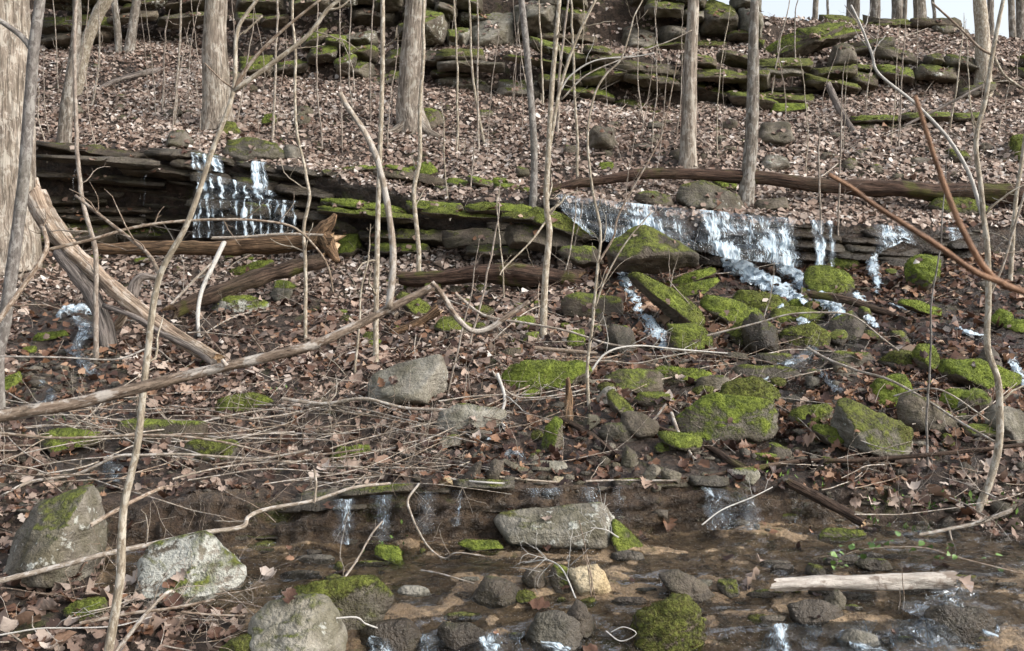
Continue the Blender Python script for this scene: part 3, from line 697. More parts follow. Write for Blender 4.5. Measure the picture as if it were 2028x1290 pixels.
ledge('fall_ledge', 'thin-bedded wet ledge under the wide waterfall', 'rock ledge', [(1090, 384), (1250, 405), (1420, 420), (1560, 430), (1700, 440), (1900, 452)], YJ,
      [(0, 14, -0.02, (70, 160), 0.05, 0.3, 0.08, 1, 0), (13, 28, -0.10, (70, 150), 0.05, 0.3, 0.06, 1, 0), (27, 44, -0.18, (60, 140), 0.0, 0.3, 0.06, 1, 0),
       (42, 62, -0.24, (60, 140), 0.05, 0.3, 0.05, 1, 0), (60, 84, -0.32, (60, 140), 0.05, 0.3, 0.05, 1, 0), (82, 112, -0.4, (60, 120), 0.05, 0.3, 0.05, 1, 0.1)], 1100, 1920, 15)
# upper slope cliffs
ledge('cliff', 'lower band of the mossy sandstone cliff across the hillside', 'cliff', [(880, 100), (1100, 100), (1300, 104), (1500, 118), (1680, 135)],
      [(880, 18.8), (1100, 18.35), (1300, 18.2), (1500, 18.3), (1680, 18.4)],
      [(-4, 18, -0.30, (50, 150), 0.5, 0.3, 0.22, 0, 0), (18, 38, -0.40, (60, 160), 0.42, 0.3, 0.3, 0, 0), (38, 50, 0.05, (60, 150), 0.15, 0.4, 0.08, 0.2, 0.1),
       (48, 78, -0.30, (60, 140), 0.4, 0.55, 0.32, 0, 0), (76, 104, -0.45, (50, 150), 0.45, 0.6, 0.32, 0, 0.12), (100, 120, -0.65, (40, 110), 0.5, 0.7, 0.3, 0, 0.35)], 870, 1690, 16, 'block', 35)
ledge('cliff', 'upper band of the sandstone cliff, pale blocks with dark cracks below the hilltop', 'cliff', [(700, -4), (1100, -14), (1300, -10), (1500, 0)],
      [(700, 20.2), (1100, 19.75), (1300, 19.75), (1500, 20.0)],
      [(-30, 8, -0.1, (60, 130), 0.45, 0.5, 0.3, 0, 0), (6, 36, -0.2, (40, 120), 0.42, 0.6, 0.34, 0, 0), (34, 86, -0.25, (36, 100), 0.25, 0.5, 0.42, 0, 0.03),
       (84, 108, -0.4, (50, 120), 0.45, 0.5, 0.2, 0, 0.15)], 700, 1500, 17, 'block', 30)
ledge('cliff', 'brown mossy cliff of two long courses behind two close thin trunks', 'cliff', [(100, -2), (400, -2)], [(100, 20.7), (400, 20.9)],
      [(-40, -8, 0.0, (80, 160), 0.35, 0.2, 0.18, 0, 0), (-6, 12, 0.1, (80, 180), 0.15, 0.2, 0.05, 0, 0), (14, 38, -0.2, (90, 200), 0.35, 0.15, 0.15, 0, 0), (38, 64, -0.35, (90, 200), 0.3, 0.15, 0.15, 0, 0)], 80, 420, 18, 'block', 30)
ledge('cliff', 'mossy broken outcrop between the two largest straight trunks', 'cliff', [(470, 30), (690, 20)], [(470, 19.2), (690, 18.9)],
      [(-40, -6, 0.9, (50, 110), 0.4, 0.5, 0.2, 0, 0), (-4, 20, 0.6, (50, 110), 0.4, 0.5, 0.22, 0, 0.1), (24, 58, 0.3, (50, 100), 0.3, 0.5, 0.2, 0, 0.1),
       (64, 92, 0.0, (40, 100), 0.6, 0.75, 0.25, 0, 0.05), (88, 122, -0.25, (40, 110), 0.5, 0.7, 0.25, 0, 0.05)], 478, 690, 19, 'block', 40)
ledge('cliff', 'grey blocky outcrop behind the flared trunk', 'cliff', [(690, 20), (900, 6)], [(690, 19.4), (900, 19.2)],
      [(20, 68, 0.0, (50, 90), 0.3, 0.5, 0.42, 0, 0), (70, 98, -0.3, (50, 120), 0.5, 0.6, 0.2, 0, 0.05), (96, 132, -0.5, (60, 140), 0.45, 0.6, 0.2, 0, 0.1)], 690, 890, 20, 'block', 35)
ledge('low_cliff', 'short dark mossy rock step on the slope above the long log', 'rock ledge', [(1680, 226), (1920, 222)], [(1680, 16.4), (1920, 16.6)],
      [(0, 16, -0.3, (60, 120), 0.5, 0.5, 0.12, 0.2, 0), (16, 42, -0.1, (60, 130), 0.35, 0.45, 0.1, 0.3, 0.05), (40, 62, -0.2, (50, 110), 0.4, 0.5, 0.15, 0.2, 0.15)], 1690, 1930, 21)
ledge('skyline_ledge', 'dark rock rim along the skyline below the hilltop trees', 'rock ledge', [(1490, 2), (1600, 26), (1700, 30), (1800, 36), (1900, 48), (2060, 80)],
      [(1490, 20.2), (1700, 20.8), (1900, 20.8), (2060, 20.5)],
      [(-6, 18, 0.1, (60, 150), 0.4, 0.2, 0.14, 0, 0), (16, 44, -0.15, (50, 140), 0.3, 0.2, 0.1, 0, 0.12)], 1500, 2080, 22, 'block', 45)
ledge('right_ledges', 'mossy stepped rocks on the slope beneath the skyline rim', 'rock ledge', [(1680, 92), (1800, 96), (2060, 110)], [(1680, 18.9), (2060, 18.8)],
      [(-4, 18, 0, (40, 110), 0.55, 0.5, 0.2, 0, 0.3), (18, 42, -0.3, (40, 110), 0.4, 0.5, 0.3, 0, 0.25), (44, 70, -0.6, (40, 100), 0.45, 0.5, 0.25, 0, 0.35)], 1690, 2080, 23, 'block', 40)
# front ledge above the pool: a cap of dark slabs
ledge('front_ledge', 'dark wet bedrock ledge with a thin curtain of water behind the pool', 'rock ledge', [(300, 990), (600, 982), (850, 962), (1300, 950), (1560, 962)],
      [(300, 5.72), (600, 5.66), (850, 5.66), (1300, 5.82), (1560, 6.03)],
      [(-3, 15, -0.03, (60, 200), 0.35, 0.1, 0.22, 0.5, 0.3), (14, 34, 0.03, (90, 260), 0.3, 0.0, 0.18, 0.6, 0.2), (32, 62, -0.01, (90, 260), 0.35, 0.0, 0.16, 0.6, 0.2), (60, 88, -0.03, (80, 220), 0.35, 0.0, 0.14, 0.7, 0.25), (86, 116, -0.05, (70, 190), 0.3, 0.0, 0.12, 0.8, 0.3)], 420, 1570, 24, 'slab', 25, 4)

# ------------------------------------------------------------------ boulders and stones traced one by one
BO = [  # outline, label, moss, hue, tone, wet, lichen, top, dk, extra
 ([(5,1135),(8,1078),(75,990),(168,960),(184,1000),(196,1090),(182,1142),(100,1152)], 'tall tilted grey boulder with moss round its foot beside the tan sapling', .40,.12,.5,0,.42,38,1,{'sub':5}),
 ([(255,1140),(268,1097),(310,1076),(400,1062),(440,1110),(486,1140),(468,1168),(390,1188),(280,1192)], 'grey boulder splashed with white lichen in the pool', .44,.12,.46,.1,.75,48,1,{'sub':5}),
 ([(470,1262),(480,1226),(530,1196),(620,1186),(662,1216),(690,1290),(640,1325),(480,1325)], 'smooth rounded pale grey boulder with one mossy side', .36,.15,.66,0,.35,40,1,{'sub':5,'p':9}),
 ([(425,1296),(470,1262),(530,1276),(560,1330),(430,1335)], 'dark mossy stone at the foot of the rounded pale boulder', .6,.2,.2,.2,.1,50,1,{}),
 ([(540,1172),(600,1146),(740,1150),(778,1195),(745,1240),(690,1262),(580,1230)], 'olive mossy boulder with a pale face beside the rounded boulder', .62,.12,.4,.2,.4,55,1,{'sub':5}),
 ([(973,1032),(990,1017),(1080,1006),(1195,998),(1222,1025),(1226,1060),(1190,1077),(1100,1082),(1012,1076),(984,1056)], 'long grey slab with one small white patch, standing in the pool', .30,.0,.56,0,.6,30,.7,{'sub':5,'p':60,'chips':2,'rough':.045}),
 ([(1205,1072),(1215,1030),(1250,1050),(1292,1087),(1220,1092)], 'wedge of orange-green mossy stone leaning on the long grey slab', .7,.5,.3,.1,0,55,1,{}),
 ([(1122,1127),(1150,1120),(1180,1113),(1200,1138),(1213,1165),(1150,1174),(1130,1152)], 'cream-coloured angular stone standing in the pool', 0,.3,1.0,0,0,45,.6,{'rough':.09}),
 ([(925,1192),(962,1147),(1000,1150),(1060,1190),(1000,1205),(940,1203)], 'brown wet rock breaking the water below the long grey slab', .15,.1,.15,.8,0,58,1,{}),
 ([(860,1262),(880,1234),(930,1240),(965,1255),(960,1300),(870,1300)], 'dark brown wet boulder in the cascade beside the blue-grey slab', .25,.1,.1,.9,0,50,1,{}),
 ([(1040,1262),(1056,1222),(1110,1215),(1150,1240),(1170,1300),(1060,1310)], 'blue-grey wet slab in the bottom cascade', .05,.1,.42,.8,0,55,1,{}),
 ([(1115,1232),(1142,1188),(1165,1205),(1192,1252),(1150,1262),(1122,1250)], 'dark triangular stone pointing up beside dead grass stalks', .2,.1,.18,.6,0,35,1,{}),
 ([(1240,1258),(1262,1212),(1305,1186),(1345,1180),(1385,1196),(1410,1236),(1418,1280),(1390,1305),(1262,1300)], 'round mound of dark green moss in the cascade', .75,-.3,.08,.3,0,58,1,{'sub':5,'p':6,'rough':.12}),
 ([(1302,1142),(1350,1135),(1400,1163),(1442,1196),(1400,1200),(1325,1176)], 'rusty brown slab above the moss mound', .2,.1,.12,.4,0,50,1,{}),
 ([(1600,1062),(1618,1046),(1715,1047),(1722,1066),(1700,1075),(1640,1076)], 'flat dark mossy stone in the pool behind the ivy vine', .5,.2,.2,.4,.3,50,.8,{}),
 ([(1628,1190),(1662,1165),(1682,1184),(1672,1200),(1640,1204)], 'small brown stone in front of the pale log', .3,.2,.25,.5,0,50,1,{}),
 ([(735,1090),(748,1080),(790,1088),(806,1112),(790,1122),(745,1108)], 'small stone topped with vivid green moss, near the hanging crooked twig in the pool', .8,.9,.2,.2,0,55,1,{}),
 ([(898,1083),(915,1070),(985,1072),(1000,1086),(940,1092)], 'low pad of green moss at the end of the long grey slab', .9,.75,.2,.2,0,55,1,{}),
 ([(1030,1150),(1045,1125),(1075,1130),(1085,1155),(1050,1165)], 'small reddish stone beside the cream stone', .1,.1,.12,.6,0,50,1,{}),
 ([(1085,1145),(1098,1120),(1125,1125),(1135,1165),(1100,1170)], 'mossy dark stone tucked against the cream stone', .5,.3,.15,.6,0,50,1,{}),
 ([(640,1180),(652,1172),(700,1180),(705,1192),(660,1196)], 'flat orange-brown stone awash beside the olive boulder', 0,.1,.12,.7,0,60,1,{}),
 ([(780,1172),(800,1160),(845,1163),(855,1178),(800,1182)], 'flat tan stone awash in mid pool', 0,.1,.7,.5,0,60,1,{}),
 ([(1420,1160),(1432,1148),(1462,1150),(1468,1172),(1430,1178)], 'small mossy stone at the thin end of the pale log', .5,.4,.2,.4,0,50,1,{}),
 ([(1660,1270),(1700,1250),(1740,1262),(1760,1300),(1680,1300)], 'tan stone low in the bottom cascade below the pale log', .1,.1,.6,.6,0,55,1,{}),
 ([(1690,1120),(1712,1106),(1760,1112),(1775,1126),(1720,1132)], 'low dark stone under the ivy vine', .4,.2,.12,.7,0,55,1,{}),
 ([(1560,1200),(1590,1186),(1660,1200),(1700,1240),(1620,1250),(1570,1235)], 'wet brown hump the bottom cascade slides over', .12,.1,.12,.95,0,60,1,{'sub':5}),
 ([(1840,1230),(1880,1205),(1960,1210),(2000,1250),(1930,1275),(1850,1262)], 'broad wet dark hump past the end of the pale log', .15,.1,.08,.95,0,60,1,{'sub':5}),
 ([(700,1265),(730,1240),(800,1235),(840,1265),(820,1300),(710,1305)], 'wet black stone in the cascade by the olive boulder', .15,.1,.06,.95,0,55,1,{}),
 # middle ground
 ([(725,762),(735,742),(790,720),(870,703),(888,740),(885,790),(866,801),(800,803),(730,797)], 'large clean grey angular boulder with a pale ridge below the grey sapling', .12,.1,.62,0,.30,28,.9,{'sub':5,'p':70,'rough':.025,'chips':1}),
 ([(860,852),(868,818),(910,795),(1000,814),(1012,830),(962,852),(885,862)], 'flat grey slab lying in front of the large grey boulder', .28,.4,.62,0,.2,62,1.1,{'sub':4}),
 ([(985,752),(1010,722),(1090,713),(1160,720),(1182,745),(1120,770),(1000,778)], 'wide low boulder wrapped in bright yellow-green moss', .95,1.0,.3,0,0,58,1,{'sub':5}),
 ([(1025,779),(1045,772),(1070,771),(1074,783),(1040,790)], 'small moss-topped stone at the foot of the bright mossy boulder', .95,.9,.3,0,0,55,1,{}),
 ([(1070,882),(1076,850),(1100,824),(1116,835),(1118,880),(1090,892)], 'upright stone capped with bright moss beside the rotten stump', .75,.95,.3,.1,0,40,1,{}),
 ([(1195,748),(1225,731),(1310,735),(1318,775),(1235,782),(1200,770)], 'dark olive slab behind the thin pale sapling', .45,.15,.3,0,.2,45,1,{}),
 ([(1168,796),(1203,764),(1228,770),(1216,800),(1190,806)], 'smooth light grey stone leaning on a mossy wedge', 0,.2,.6,0,.1,40,1,{}),
 ([(1200,778),(1215,770),(1258,812),(1256,826),(1238,832),(1206,806)], 'olive mossy wedge leaning away from the light grey stone', .65,.35,.3,0,0,45,1,{}),
 ([(1180,860),(1200,838),(1262,838),(1280,858),(1262,878),(1200,878)], 'round grey-green stone in the wet run below the wedge', .4,.4,.45,.2,.2,55,1,{}),
 ([(1150,845),(1162,818),(1185,822),(1190,838),(1170,850)], 'small square grey stone above the rotten stump', 0,.2,.6,0,.2,45,1,{}),
 ([(1290,738),(1310,722),(1400,734),(1440,750),(1385,766),(1300,760)], 'long flat stone with yellow-green moss under thin pale twigs', .7,.85,.3,0,.2,62,1,{}),
 ([(1370,777),(1390,748),(1440,741),(1452,760),(1425,782)], 'grey-olive stone behind the big moss-topped boulder', .35,.25,.4,0,.2,50,1,{}),
 ([(1415,787),(1432,757),(1500,744),(1545,765),(1558,780),(1550,792),(1480,794)], 'dome of dark olive moss behind the big moss-topped boulder', .9,.25,.3,0,0,55,1,{'sub':5,'p':9}),
 ([(1335,838),(1345,800),(1380,782),(1470,784),(1540,790),(1559,825),(1552,862),(1480,876),(1400,886),(1345,866)], 'big flat boulder with a bright moss top and pale broken edge', .62,.85,.45,0,.3,60,1.2,{'sub':5,'p':20}),
 ([(1655,832),(1666,790),(1692,790),(1745,820),(1805,845),(1818,880),(1800,902),(1720,892),(1668,872)], 'long tilted grey boulder with white lichen and olive moss', .52,.3,.5,0,.55,35,1,{'sub':5}),
 ([(1605,847),(1612,838),(1700,860),(1702,880),(1655,892),(1615,860)], 'thin slab edged with bright moss under the tilted grey boulder', .75,.9,.2,0,0,60,1,{}),
 ([(1720,792),(1735,757),(1798,735),(1816,765),(1815,792),(1762,806)], 'round cushion of vivid moss beside the tilted boulder', .98,1.0,.3,0,0,55,1,{'sub':5,'p':8}),
 ([(1780,802),(1800,773),(1842,790),(1952,848),(1942,870),(1800,852)], 'long bare brown slab sloping down from the moss cushion', .3,.2,.25,0,.2,50,1,{}),
 ([(1860,802),(1880,770),(1935,775),(1947,800),(1902,816)], 'mossy hummock beside the curved tan sapling', .92,.85,.3,0,0,55,1,{'p':9}),
 ([(1868,742),(1880,710),(1960,716),(2028,745),(2045,782),(1950,772)], 'long ridge of bright moss on a boulder on the bank by the curved sapling', .92,.9,.3,0,0,52,1,{'sub':5}),
 ([(1955,842),(1975,800),(2028,808),(2065,850),(2065,876),(1990,874)], 'pale grey boulder behind the curved tan sapling', .2,.4,.55,0,.3,45,1,{}),
 ([(1805,705),(1822,680),(1860,686),(1868,720),(1832,742)], 'small knob of olive moss below the side stream', .85,.5,.3,.1,0,50,1,{'p':9}),
 ([(1925,718),(1965,670),(1998,722),(1985,735),(1935,732)], 'dark bare wedge of rock beside the rivulet running off through the bank', .15,.2,.2,.3,0,25,1,{}),
 ([(1960,634),(1985,609),(2012,620),(2008,645),(1968,647)], 'small bright moss mound above the long moss ridge', .98,.95,.3,0,0,50,1,{'p':8}),
 ([(1988,650),(2012,632),(2045,632),(2055,655),(2010,660)], 'second small bright moss mound touching the first above the ridge', .98,1.0,.3,0,0,50,1,{'p':8}),
 ([(1195,494),(1215,474),(1262,448),(1290,447),(1340,468),(1388,492),(1392,516),(1300,527),(1210,522)], 'dark triangular mossy boulder at the foot of the wide waterfall', .55,.28,.15,.3,0,30,.8,{'sub':5,'Y':11.35}),
 ([(1240,548),(1258,536),(1330,568),(1390,610),(1402,642),(1372,668),(1322,622),(1262,574)], 'long leaning slab carpeted with olive moss above the narrow chute', .9,.42,.25,.1,0,45,.8,{'sub':5,'p':22,'sink':0}),
 ([(1300,562),(1400,527),(1432,538),(1400,552),(1330,572)], 'upper of two flat bright mossy slabs below the waterfall', .85,.9,.2,0,0,55,1,{}),
 ([(1310,582),(1330,570),(1425,546),(1437,560),(1400,580),(1340,592)], 'lower of two flat bright mossy slabs below the waterfall', .85,.85,.2,0,0,50,1,{}),
 ([(1385,598),(1400,583),(1450,592),(1520,622),(1515,652),(1440,640),(1390,618)], 'mossy slab littered with leaves beneath the two flat mossy slabs', .75,.85,.2,.1,0,55,1,{}),
 ([(1590,562),(1600,530),(1640,520),(1690,540),(1706,566),(1685,586),(1612,587)], 'round dark-faced boulder capped with moss splitting the stream', .72,.55,.12,.3,0,48,1,{'sub':5,'p':10}),
 ([(1640,524),(1655,508),(1700,506),(1712,525),(1700,540),(1650,540)], 'smaller mossy boulder behind the one splitting the stream', .8,.4,.15,.2,0,50,1,{'p':10}),
 ([(1793,542),(1800,512),(1838,500),(1872,510),(1866,550),(1822,576),(1800,566)], 'upright boulder thick with bright green moss beyond the thin separate streams', .98,1.0,.3,0,0,45,1,{'sub':5,'p':10}),
 ([(1765,595),(1790,588),(1868,612),(1872,628),(1800,614)], 'narrow mossy stone beside the glinting rivulet', .9,.85,.2,.1,0,50,1,{}),
 ([(1632,662),(1650,630),(1690,610),(1722,640),(1712,668),(1660,678)], 'brown rock capped with moss where the stream divides', .5,.6,.15,.4,0,45,1,{}),
 ([(1540,668),(1555,648),(1620,640),(1655,660),(1640,690),(1560,694)], 'dark wet slab under the lower cascade', .72,.15,.08,.5,0,55,1,{'sub':5}),
 ([(1520,628),(1535,612),(1590,606),(1640,622),(1630,640),(1540,642)], 'tilted mossy slab between chute and lower cascade', .6,.45,.08,.7,0,58,1,{'sub':5}),
 ([(1450,592),(1465,572),(1530,578),(1572,602),(1560,618),(1480,612)], 'dark wet slab beneath the white chute of the waterfall', .75,.2,.08,.5,0,58,1,{'sub':5}),
 ([(1440,660),(1455,636),(1530,640),(1548,672),(1530,690),(1460,684)], 'black mossy slab beside the lower cascade', .72,.15,.08,.4,0,52,1,{'sub':5}),
 ([(1010,416),(1050,402),(1110,424),(1190,468),(1160,484),(1060,448)], 'olive mossy slab tilting down from the mossy ledge to the waterfall foot', .8,.4,.15,.2,0,50,1,{'sub':5,'Y':12.2,'sink':0}),
 ([(985,456),(1000,440),(1090,448),(1160,474),(1150,496),(1010,484)], 'dark bare slab under the tilting olive slab', .35,.5,.15,.3,0,45,1,{'sub':5,'Y':12.3}),
 ([(1100,500),(1115,484),(1180,488),(1200,515),(1150,528)], 'mossy block behind the triangular boulder', .5,.5,.12,.3,0,50,1,{'Y':11.8}),
 ([(1440,745),(1455,725),(1540,722),(1600,738),(1590,756),(1480,760)], 'wet flat slab in the upper wet run', .45,.4,.2,.5,0,60,1,{}),
 ([(1560,830),(1580,806),(1640,800),(1668,822),(1650,842),(1590,846)], 'flat mossy rock between the big boulder and the tilted boulder', .6,.45,.2,.3,0,58,1,{}),
 ([(1250,795),(1268,778),(1330,780),(1345,800),(1300,812)], 'flat olive stone beside the big moss-topped boulder', .6,.4,.3,.1,.2,58,1,{}),
 ([(1480,720),(1500,700),(1570,700),(1590,716),(1540,726)], 'low dark slab with trickling water below the lower cascade', .4,.4,.1,.8,0,60,1,{}),
 ([(1640,715),(1655,695),(1730,700),(1745,720),(1690,730)], 'brown flat rock below the divided stream', .4,.3,.2,.4,.1,58,1,{}),
 ([(1560,600),(1575,590),(1605,596),(1608,610),(1570,612)], 'small green-topped stone in the middle of the stream', .8,.85,.2,.3,0,55,1,{}),
 ([(1620,608),(1632,600),(1656,604),(1660,618),(1628,620)], 'small mossy stone just below the green-topped one in the stream', .8,.8,.2,.3,0,55,1,{}),
 ([(1470,640),(1500,610),(1540,640),(1550,700),(1480,690)], 'black wet block beside the lower cascade', .4,.4,.05,.95,0,35,1,{}),
 ([(1320,640),(1380,640),(1430,680),(1400,705),(1330,690)], 'mossy lower end block of the leaning slab', .7,.4,.15,.2,0,50,1,{}),
 ([(1110,600),(1130,575),(1240,590),(1250,620),(1180,630),(1120,625)], 'low dark mossy slab beside the narrow chute', .5,.4,.12,.3,0,55,1,{}),
 ([(1190,690),(1210,640),(1255,650),(1270,700),(1215,705)], 'dark wet stone hugging the narrow chute', .25,.4,.08,.8,0,45,1,{}),
 ([(910,945),(940,918),(955,912),(948,950),(925,952)], 'dark brown upright stone on the ledge top behind the grey slab', .2,.2,.15,.2,.1,35,1,{}),
 ([(955,940),(975,908),(1000,912),(995,950)], 'dark angular stone beside the thin leaning flake', .2,.2,.12,.3,.1,35,1,{}),
 ([(985,915),(1000,908),(1060,932),(1062,940),(1040,940)], 'thin yellow-edged flake of stone leaning on the ledge top', .3,.3,.35,.1,.1,45,.8,{}),
 ([(1045,930),(1055,912),(1120,915),(1135,925),(1090,936)], 'flat stone with a bright top edge on the ledge', .1,.3,.7,.1,.1,55,1,{}),
 ([(865,885),(872,866),(910,862),(918,882),(880,890)], 'small grey-green block below the flat grey slab', .3,.4,.45,.1,.2,45,1,{}),
 ([(862,960),(868,948),(892,946),(898,960)], 'pale cream pebble on the ledge lip', 0,.2,1,0,0,50,1,{}),
 ([(1090,958),(1098,944),(1120,946),(1122,960)], 'pale pebble on the ledge lip by the fallen stick', 0,.2,.9,0,0,50,1,{}),
 ([(1225,920),(1240,882),(1265,900),(1270,925)], 'mossy stone with a pale split edge at the end of the brown stick', .45,.5,.5,0,.3,35,1,{}),
 ([(1260,945),(1300,912),(1312,935),(1290,955)], 'brown stone leaning on the ledge lip', .1,.2,.35,0,.1,45,1,{}),
 ([(1305,945),(1318,928),(1352,940),(1350,955)], 'brown flat stone at the ledge lip under the white stick', .1,.2,.3,.1,.1,50,1,{}),
 ([(1440,950),(1455,930),(1500,928),(1512,945),(1490,960),(1455,962)], 'green-and-cream slab on the ledge lip by the leaning dark log', .35,.6,.7,0,.5,60,1,{}),
 ([(1520,905),(1535,880),(1570,890),(1575,912)], 'small dark stone below the big moss-topped boulder', .3,.5,.15,.3,0,50,1,{}),
 ([(1480,912),(1500,896),(1540,900),(1545,915)], 'tiny moss-patched slab among leaves', .6,.9,.2,.1,0,55,1,{}),
 ([(1590,770),(1605,742),(1640,755),(1650,775)], 'small wet grey stone in the upper run', .2,.4,.4,.5,.1,50,1,{}),
 # left
 ([(410,612),(428,586),(490,583),(537,596),(522,612),(445,623)], 'mossy flat stone with a pale worn patch beneath the dark log', .6,.5,.45,0,.7,58,1,{}),
 ([(438,552),(452,535),(530,512),(548,520),(505,546)], 'yellow-green mossy slab between the brown log and the dark log', .8,.55,.3,0,.3,55,1,{}),
 ([(528,584),(543,570),(580,574),(580,592),(550,598)], 'pale grey stone at the end of the dark log', .15,.3,.62,0,.2,50,1,{}),
 ([(664,508),(668,466),(708,461),(717,488),(692,512)], 'bright mossy block at the broken end of the rotting log', .92,.95,.2,0,0,45,1,{}),
 ([(780,592),(786,570),(848,600),(862,620),(822,628)], 'dull green mossy slab below the red rotten log', .8,.45,.25,0,0,50,1,{}),
 ([(885,580),(893,566),(915,566),(914,580)], 'small grey stone against the red rotten log', .3,.5,.5,0,.2,45,1,{}),
 ([(855,650),(870,622),(920,628),(925,655),(880,660)], 'mossy stone under the forked tip of the long bare branch', .7,.6,.3,0,0,50,1,{}),
 ([(1000,648),(1015,628),(1060,625),(1065,648),(1025,655)], 'mossy stone behind the two-stemmed sapling foot', .75,.85,.25,0,0,50,1,{}),
 ([(1120,680),(1130,655),(1158,652),(1165,680),(1140,688)], 'bright mossy stone in front of the two-stemmed sapling foot', .85,.95,.25,0,0,50,1,{}),
 ([(1025,680),(1040,660),(1068,656),(1070,682)], 'dark mossy wedge against the two-stemmed sapling foot', .6,.6,.2,0,0,45,1,{}),
 ([(980,708),(1000,690),(1035,688),(1032,702),(1000,714)], 'thin dark slab above the bright mossy boulder', .3,.4,.2,.1,.1,55,1,{}),
 ([(200,862),(215,834),(300,830),(405,838),(408,872),(330,882),(215,878)], 'dark flat mossy slab behind the tan foreground sapling', .5,.5,.12,.3,0,55,1,{}),
 ([(352,896),(370,872),(460,868),(478,884),(455,912),(375,908)], 'rounded olive stone under the brush', .65,.35,.4,.1,.2,52,1,{'p':10}),
 ([(645,908),(668,886),(728,880),(735,900),(690,914)], 'flat mossy stone at the edge of the brush near the pale stick', .7,.6,.2,.1,.1,58,1,{}),
 ([(412,815),(430,786),(500,780),(545,800),(490,818)], 'spread of moss over a low stone above the brush', .85,.5,.2,.1,0,58,1,{}),
 ([(55,672),(70,660),(135,654),(143,666),(85,678)], 'narrow mossy stone beside the leafy rivulet', .85,.7,.15,.2,0,55,1,{}),
 ([(0,775),(8,742),(36,735),(42,762),(20,778)], 'green mossy stone by the faint trickle', .9,.7,.2,.2,0,50,1,{}),
 ([(35,702),(45,686),(68,684),(70,700)], 'small moss tuft stone above the green mossy stone', .9,.7,.2,.2,0,50,1,{}),
 ([(60,880),(90,850),(200,855),(210,880),(120,900)], 'low dark mossy rock behind the arched branch over the brush', .6,.45,.15,.2,0,55,1,{}),
 ([(110,1215),(140,1195),(200,1190),(215,1220),(150,1235)], 'small mossy stone among the leaves by the sapling foot', .6,.4,.2,.3,0,50,1,{}),
 # upper slope
 ([(435,302),(446,275),(490,267),(550,284),(572,305),(525,320),(455,316)], 'olive slab lying on the lip of the threaded waterfall', .5,.3,.4,.1,.3,50,1,{}),
 ([(553,304),(565,281),(590,290),(597,316),(570,318)], 'grey stone beside the olive slab on the lip', .2,.3,.52,.1,.3,40,1,{}),
 ([(318,294),(335,256),(362,254),(392,285),(355,296)], 'dark grey tilted rock above the dark recessed ledge', .3,.3,.35,0,.2,40,1,{}),
 ([(1160,288),(1166,246),(1220,250),(1226,292),(1190,298)], 'squarish dark grey boulder on the leafy slope', .2,.3,.3,0,.2,35,1,{}),
 ([(1338,396),(1352,360),(1400,354),(1470,384),(1487,415),(1425,422),(1362,412)], 'large grey-green rock beside the leaning trunk foot under the long log', .42,.25,.48,0,.4,48,1,{'sub':5}),
 ([(1410,362),(1420,340),(1455,350),(1465,372),(1430,376)], 'mossy stone resting against the long log', .8,.7,.3,0,0,45,1,{}),
 ([(1500,338),(1520,304),(1560,308),(1568,332),(1530,342)], 'grey stone just behind the long log', .2,.3,.5,0,.5,40,1,{}),
 ([(1498,276),(1508,240),(1570,238),(1577,278),(1535,292)], 'dark square stone with leaves on its shelf', .2,.3,.3,0,.2,45,1,{}),
 ([(1868,322),(1882,292),(1920,292),(1928,318),(1890,328)], 'olive mossy lump below the short rock step', .6,.35,.3,0,0,45,1,{}),
 ([(1998,318),(2008,272),(2035,260),(2070,300),(2060,325)], 'big bright mossy boulder on the slope beyond the curved sapling', .92,.7,.3,0,0,45,1,{}),
 ([(830,252),(834,206),(868,214),(890,246),(860,258)], 'dark mossy wedge against the roots of the flared trunk', .5,.4,.15,0,0,35,1,{}),
 ([(515,250),(520,224),(543,222),(550,246)], 'small green mossy stone near the flared foot of the straight trunk', .9,.85,.2,0,0,45,1,{}),
 ([(430,268),(436,236),(462,240),(480,262),(450,272)], 'mossy stone leaning at the straight trunk foot', .7,.4,.2,0,0,45,1,{}),
 ([(780,352),(800,330),(850,318),(872,342),(830,356)], 'vivid moss hummock on the low ledge set back above the gap', .95,1,.2,0,0,55,1,{'p':9}),
 ([(965,372),(978,350),(1004,352),(1012,372)], 'bright moss-capped stone above the mossy ledge', .9,.85,.2,0,0,50,1,{}),
 ([(1015,352),(1025,325),(1048,330),(1050,352)], 'dark rock beside the blue-grey trunk', .4,.5,.2,0,0,45,1,{}),
 ([(1180,335),(1190,318),(1215,320),(1220,336)], 'moss-topped stone on the leafy slope above the long log', .85,.85,.2,0,0,50,1,{}),
 ([(1525,220),(1535,204),(1600,202),(1612,216),(1560,226)], 'bright moss stone below the great overhanging slab', .9,.9,.2,0,0,50,1,{}),
 ([(1540,205),(1545,188),(1570,186),(1575,202)], 'olive stone leaning behind the bright moss stone', .5,.3,.3,0,0,40,1,{}),
 ([(1500,120),(1530,82),(1630,44),(1700,40),(1728,52),(1700,72),(1655,84),(1560,104),(1515,126)], 'great overhanging slab with a mossy top above a black hollow', .62,.6,.12,0,0,62,2.0,{'sub':5,'Y':18.4,'sink':0}),
 ([(1640,130),(1655,84),(1690,78),(1700,120),(1680,134)], 'upright block closing the hollow under the great slab', .3,.4,.3,0,.2,30,1,{'Y':18.6}),
 ([(1740,470),(1755,455),(1800,452),(1815,470)], 'dark wet stone on the lip of the thin separate streams', .2,.4,.08,.9,0,50,1,{}),
 ([(1900,460),(1915,440),(1955,445),(1960,465)], 'grey stone at the end of the falls ledge', .3,.4,.45,.2,.2,50,1,{}),
 ([(1840,410),(1860,385),(1960,395),(1975,425),(1880,430)], 'mossy boulder below the thick end of the long log', .6,.45,.2,.1,0,55,1,{}),
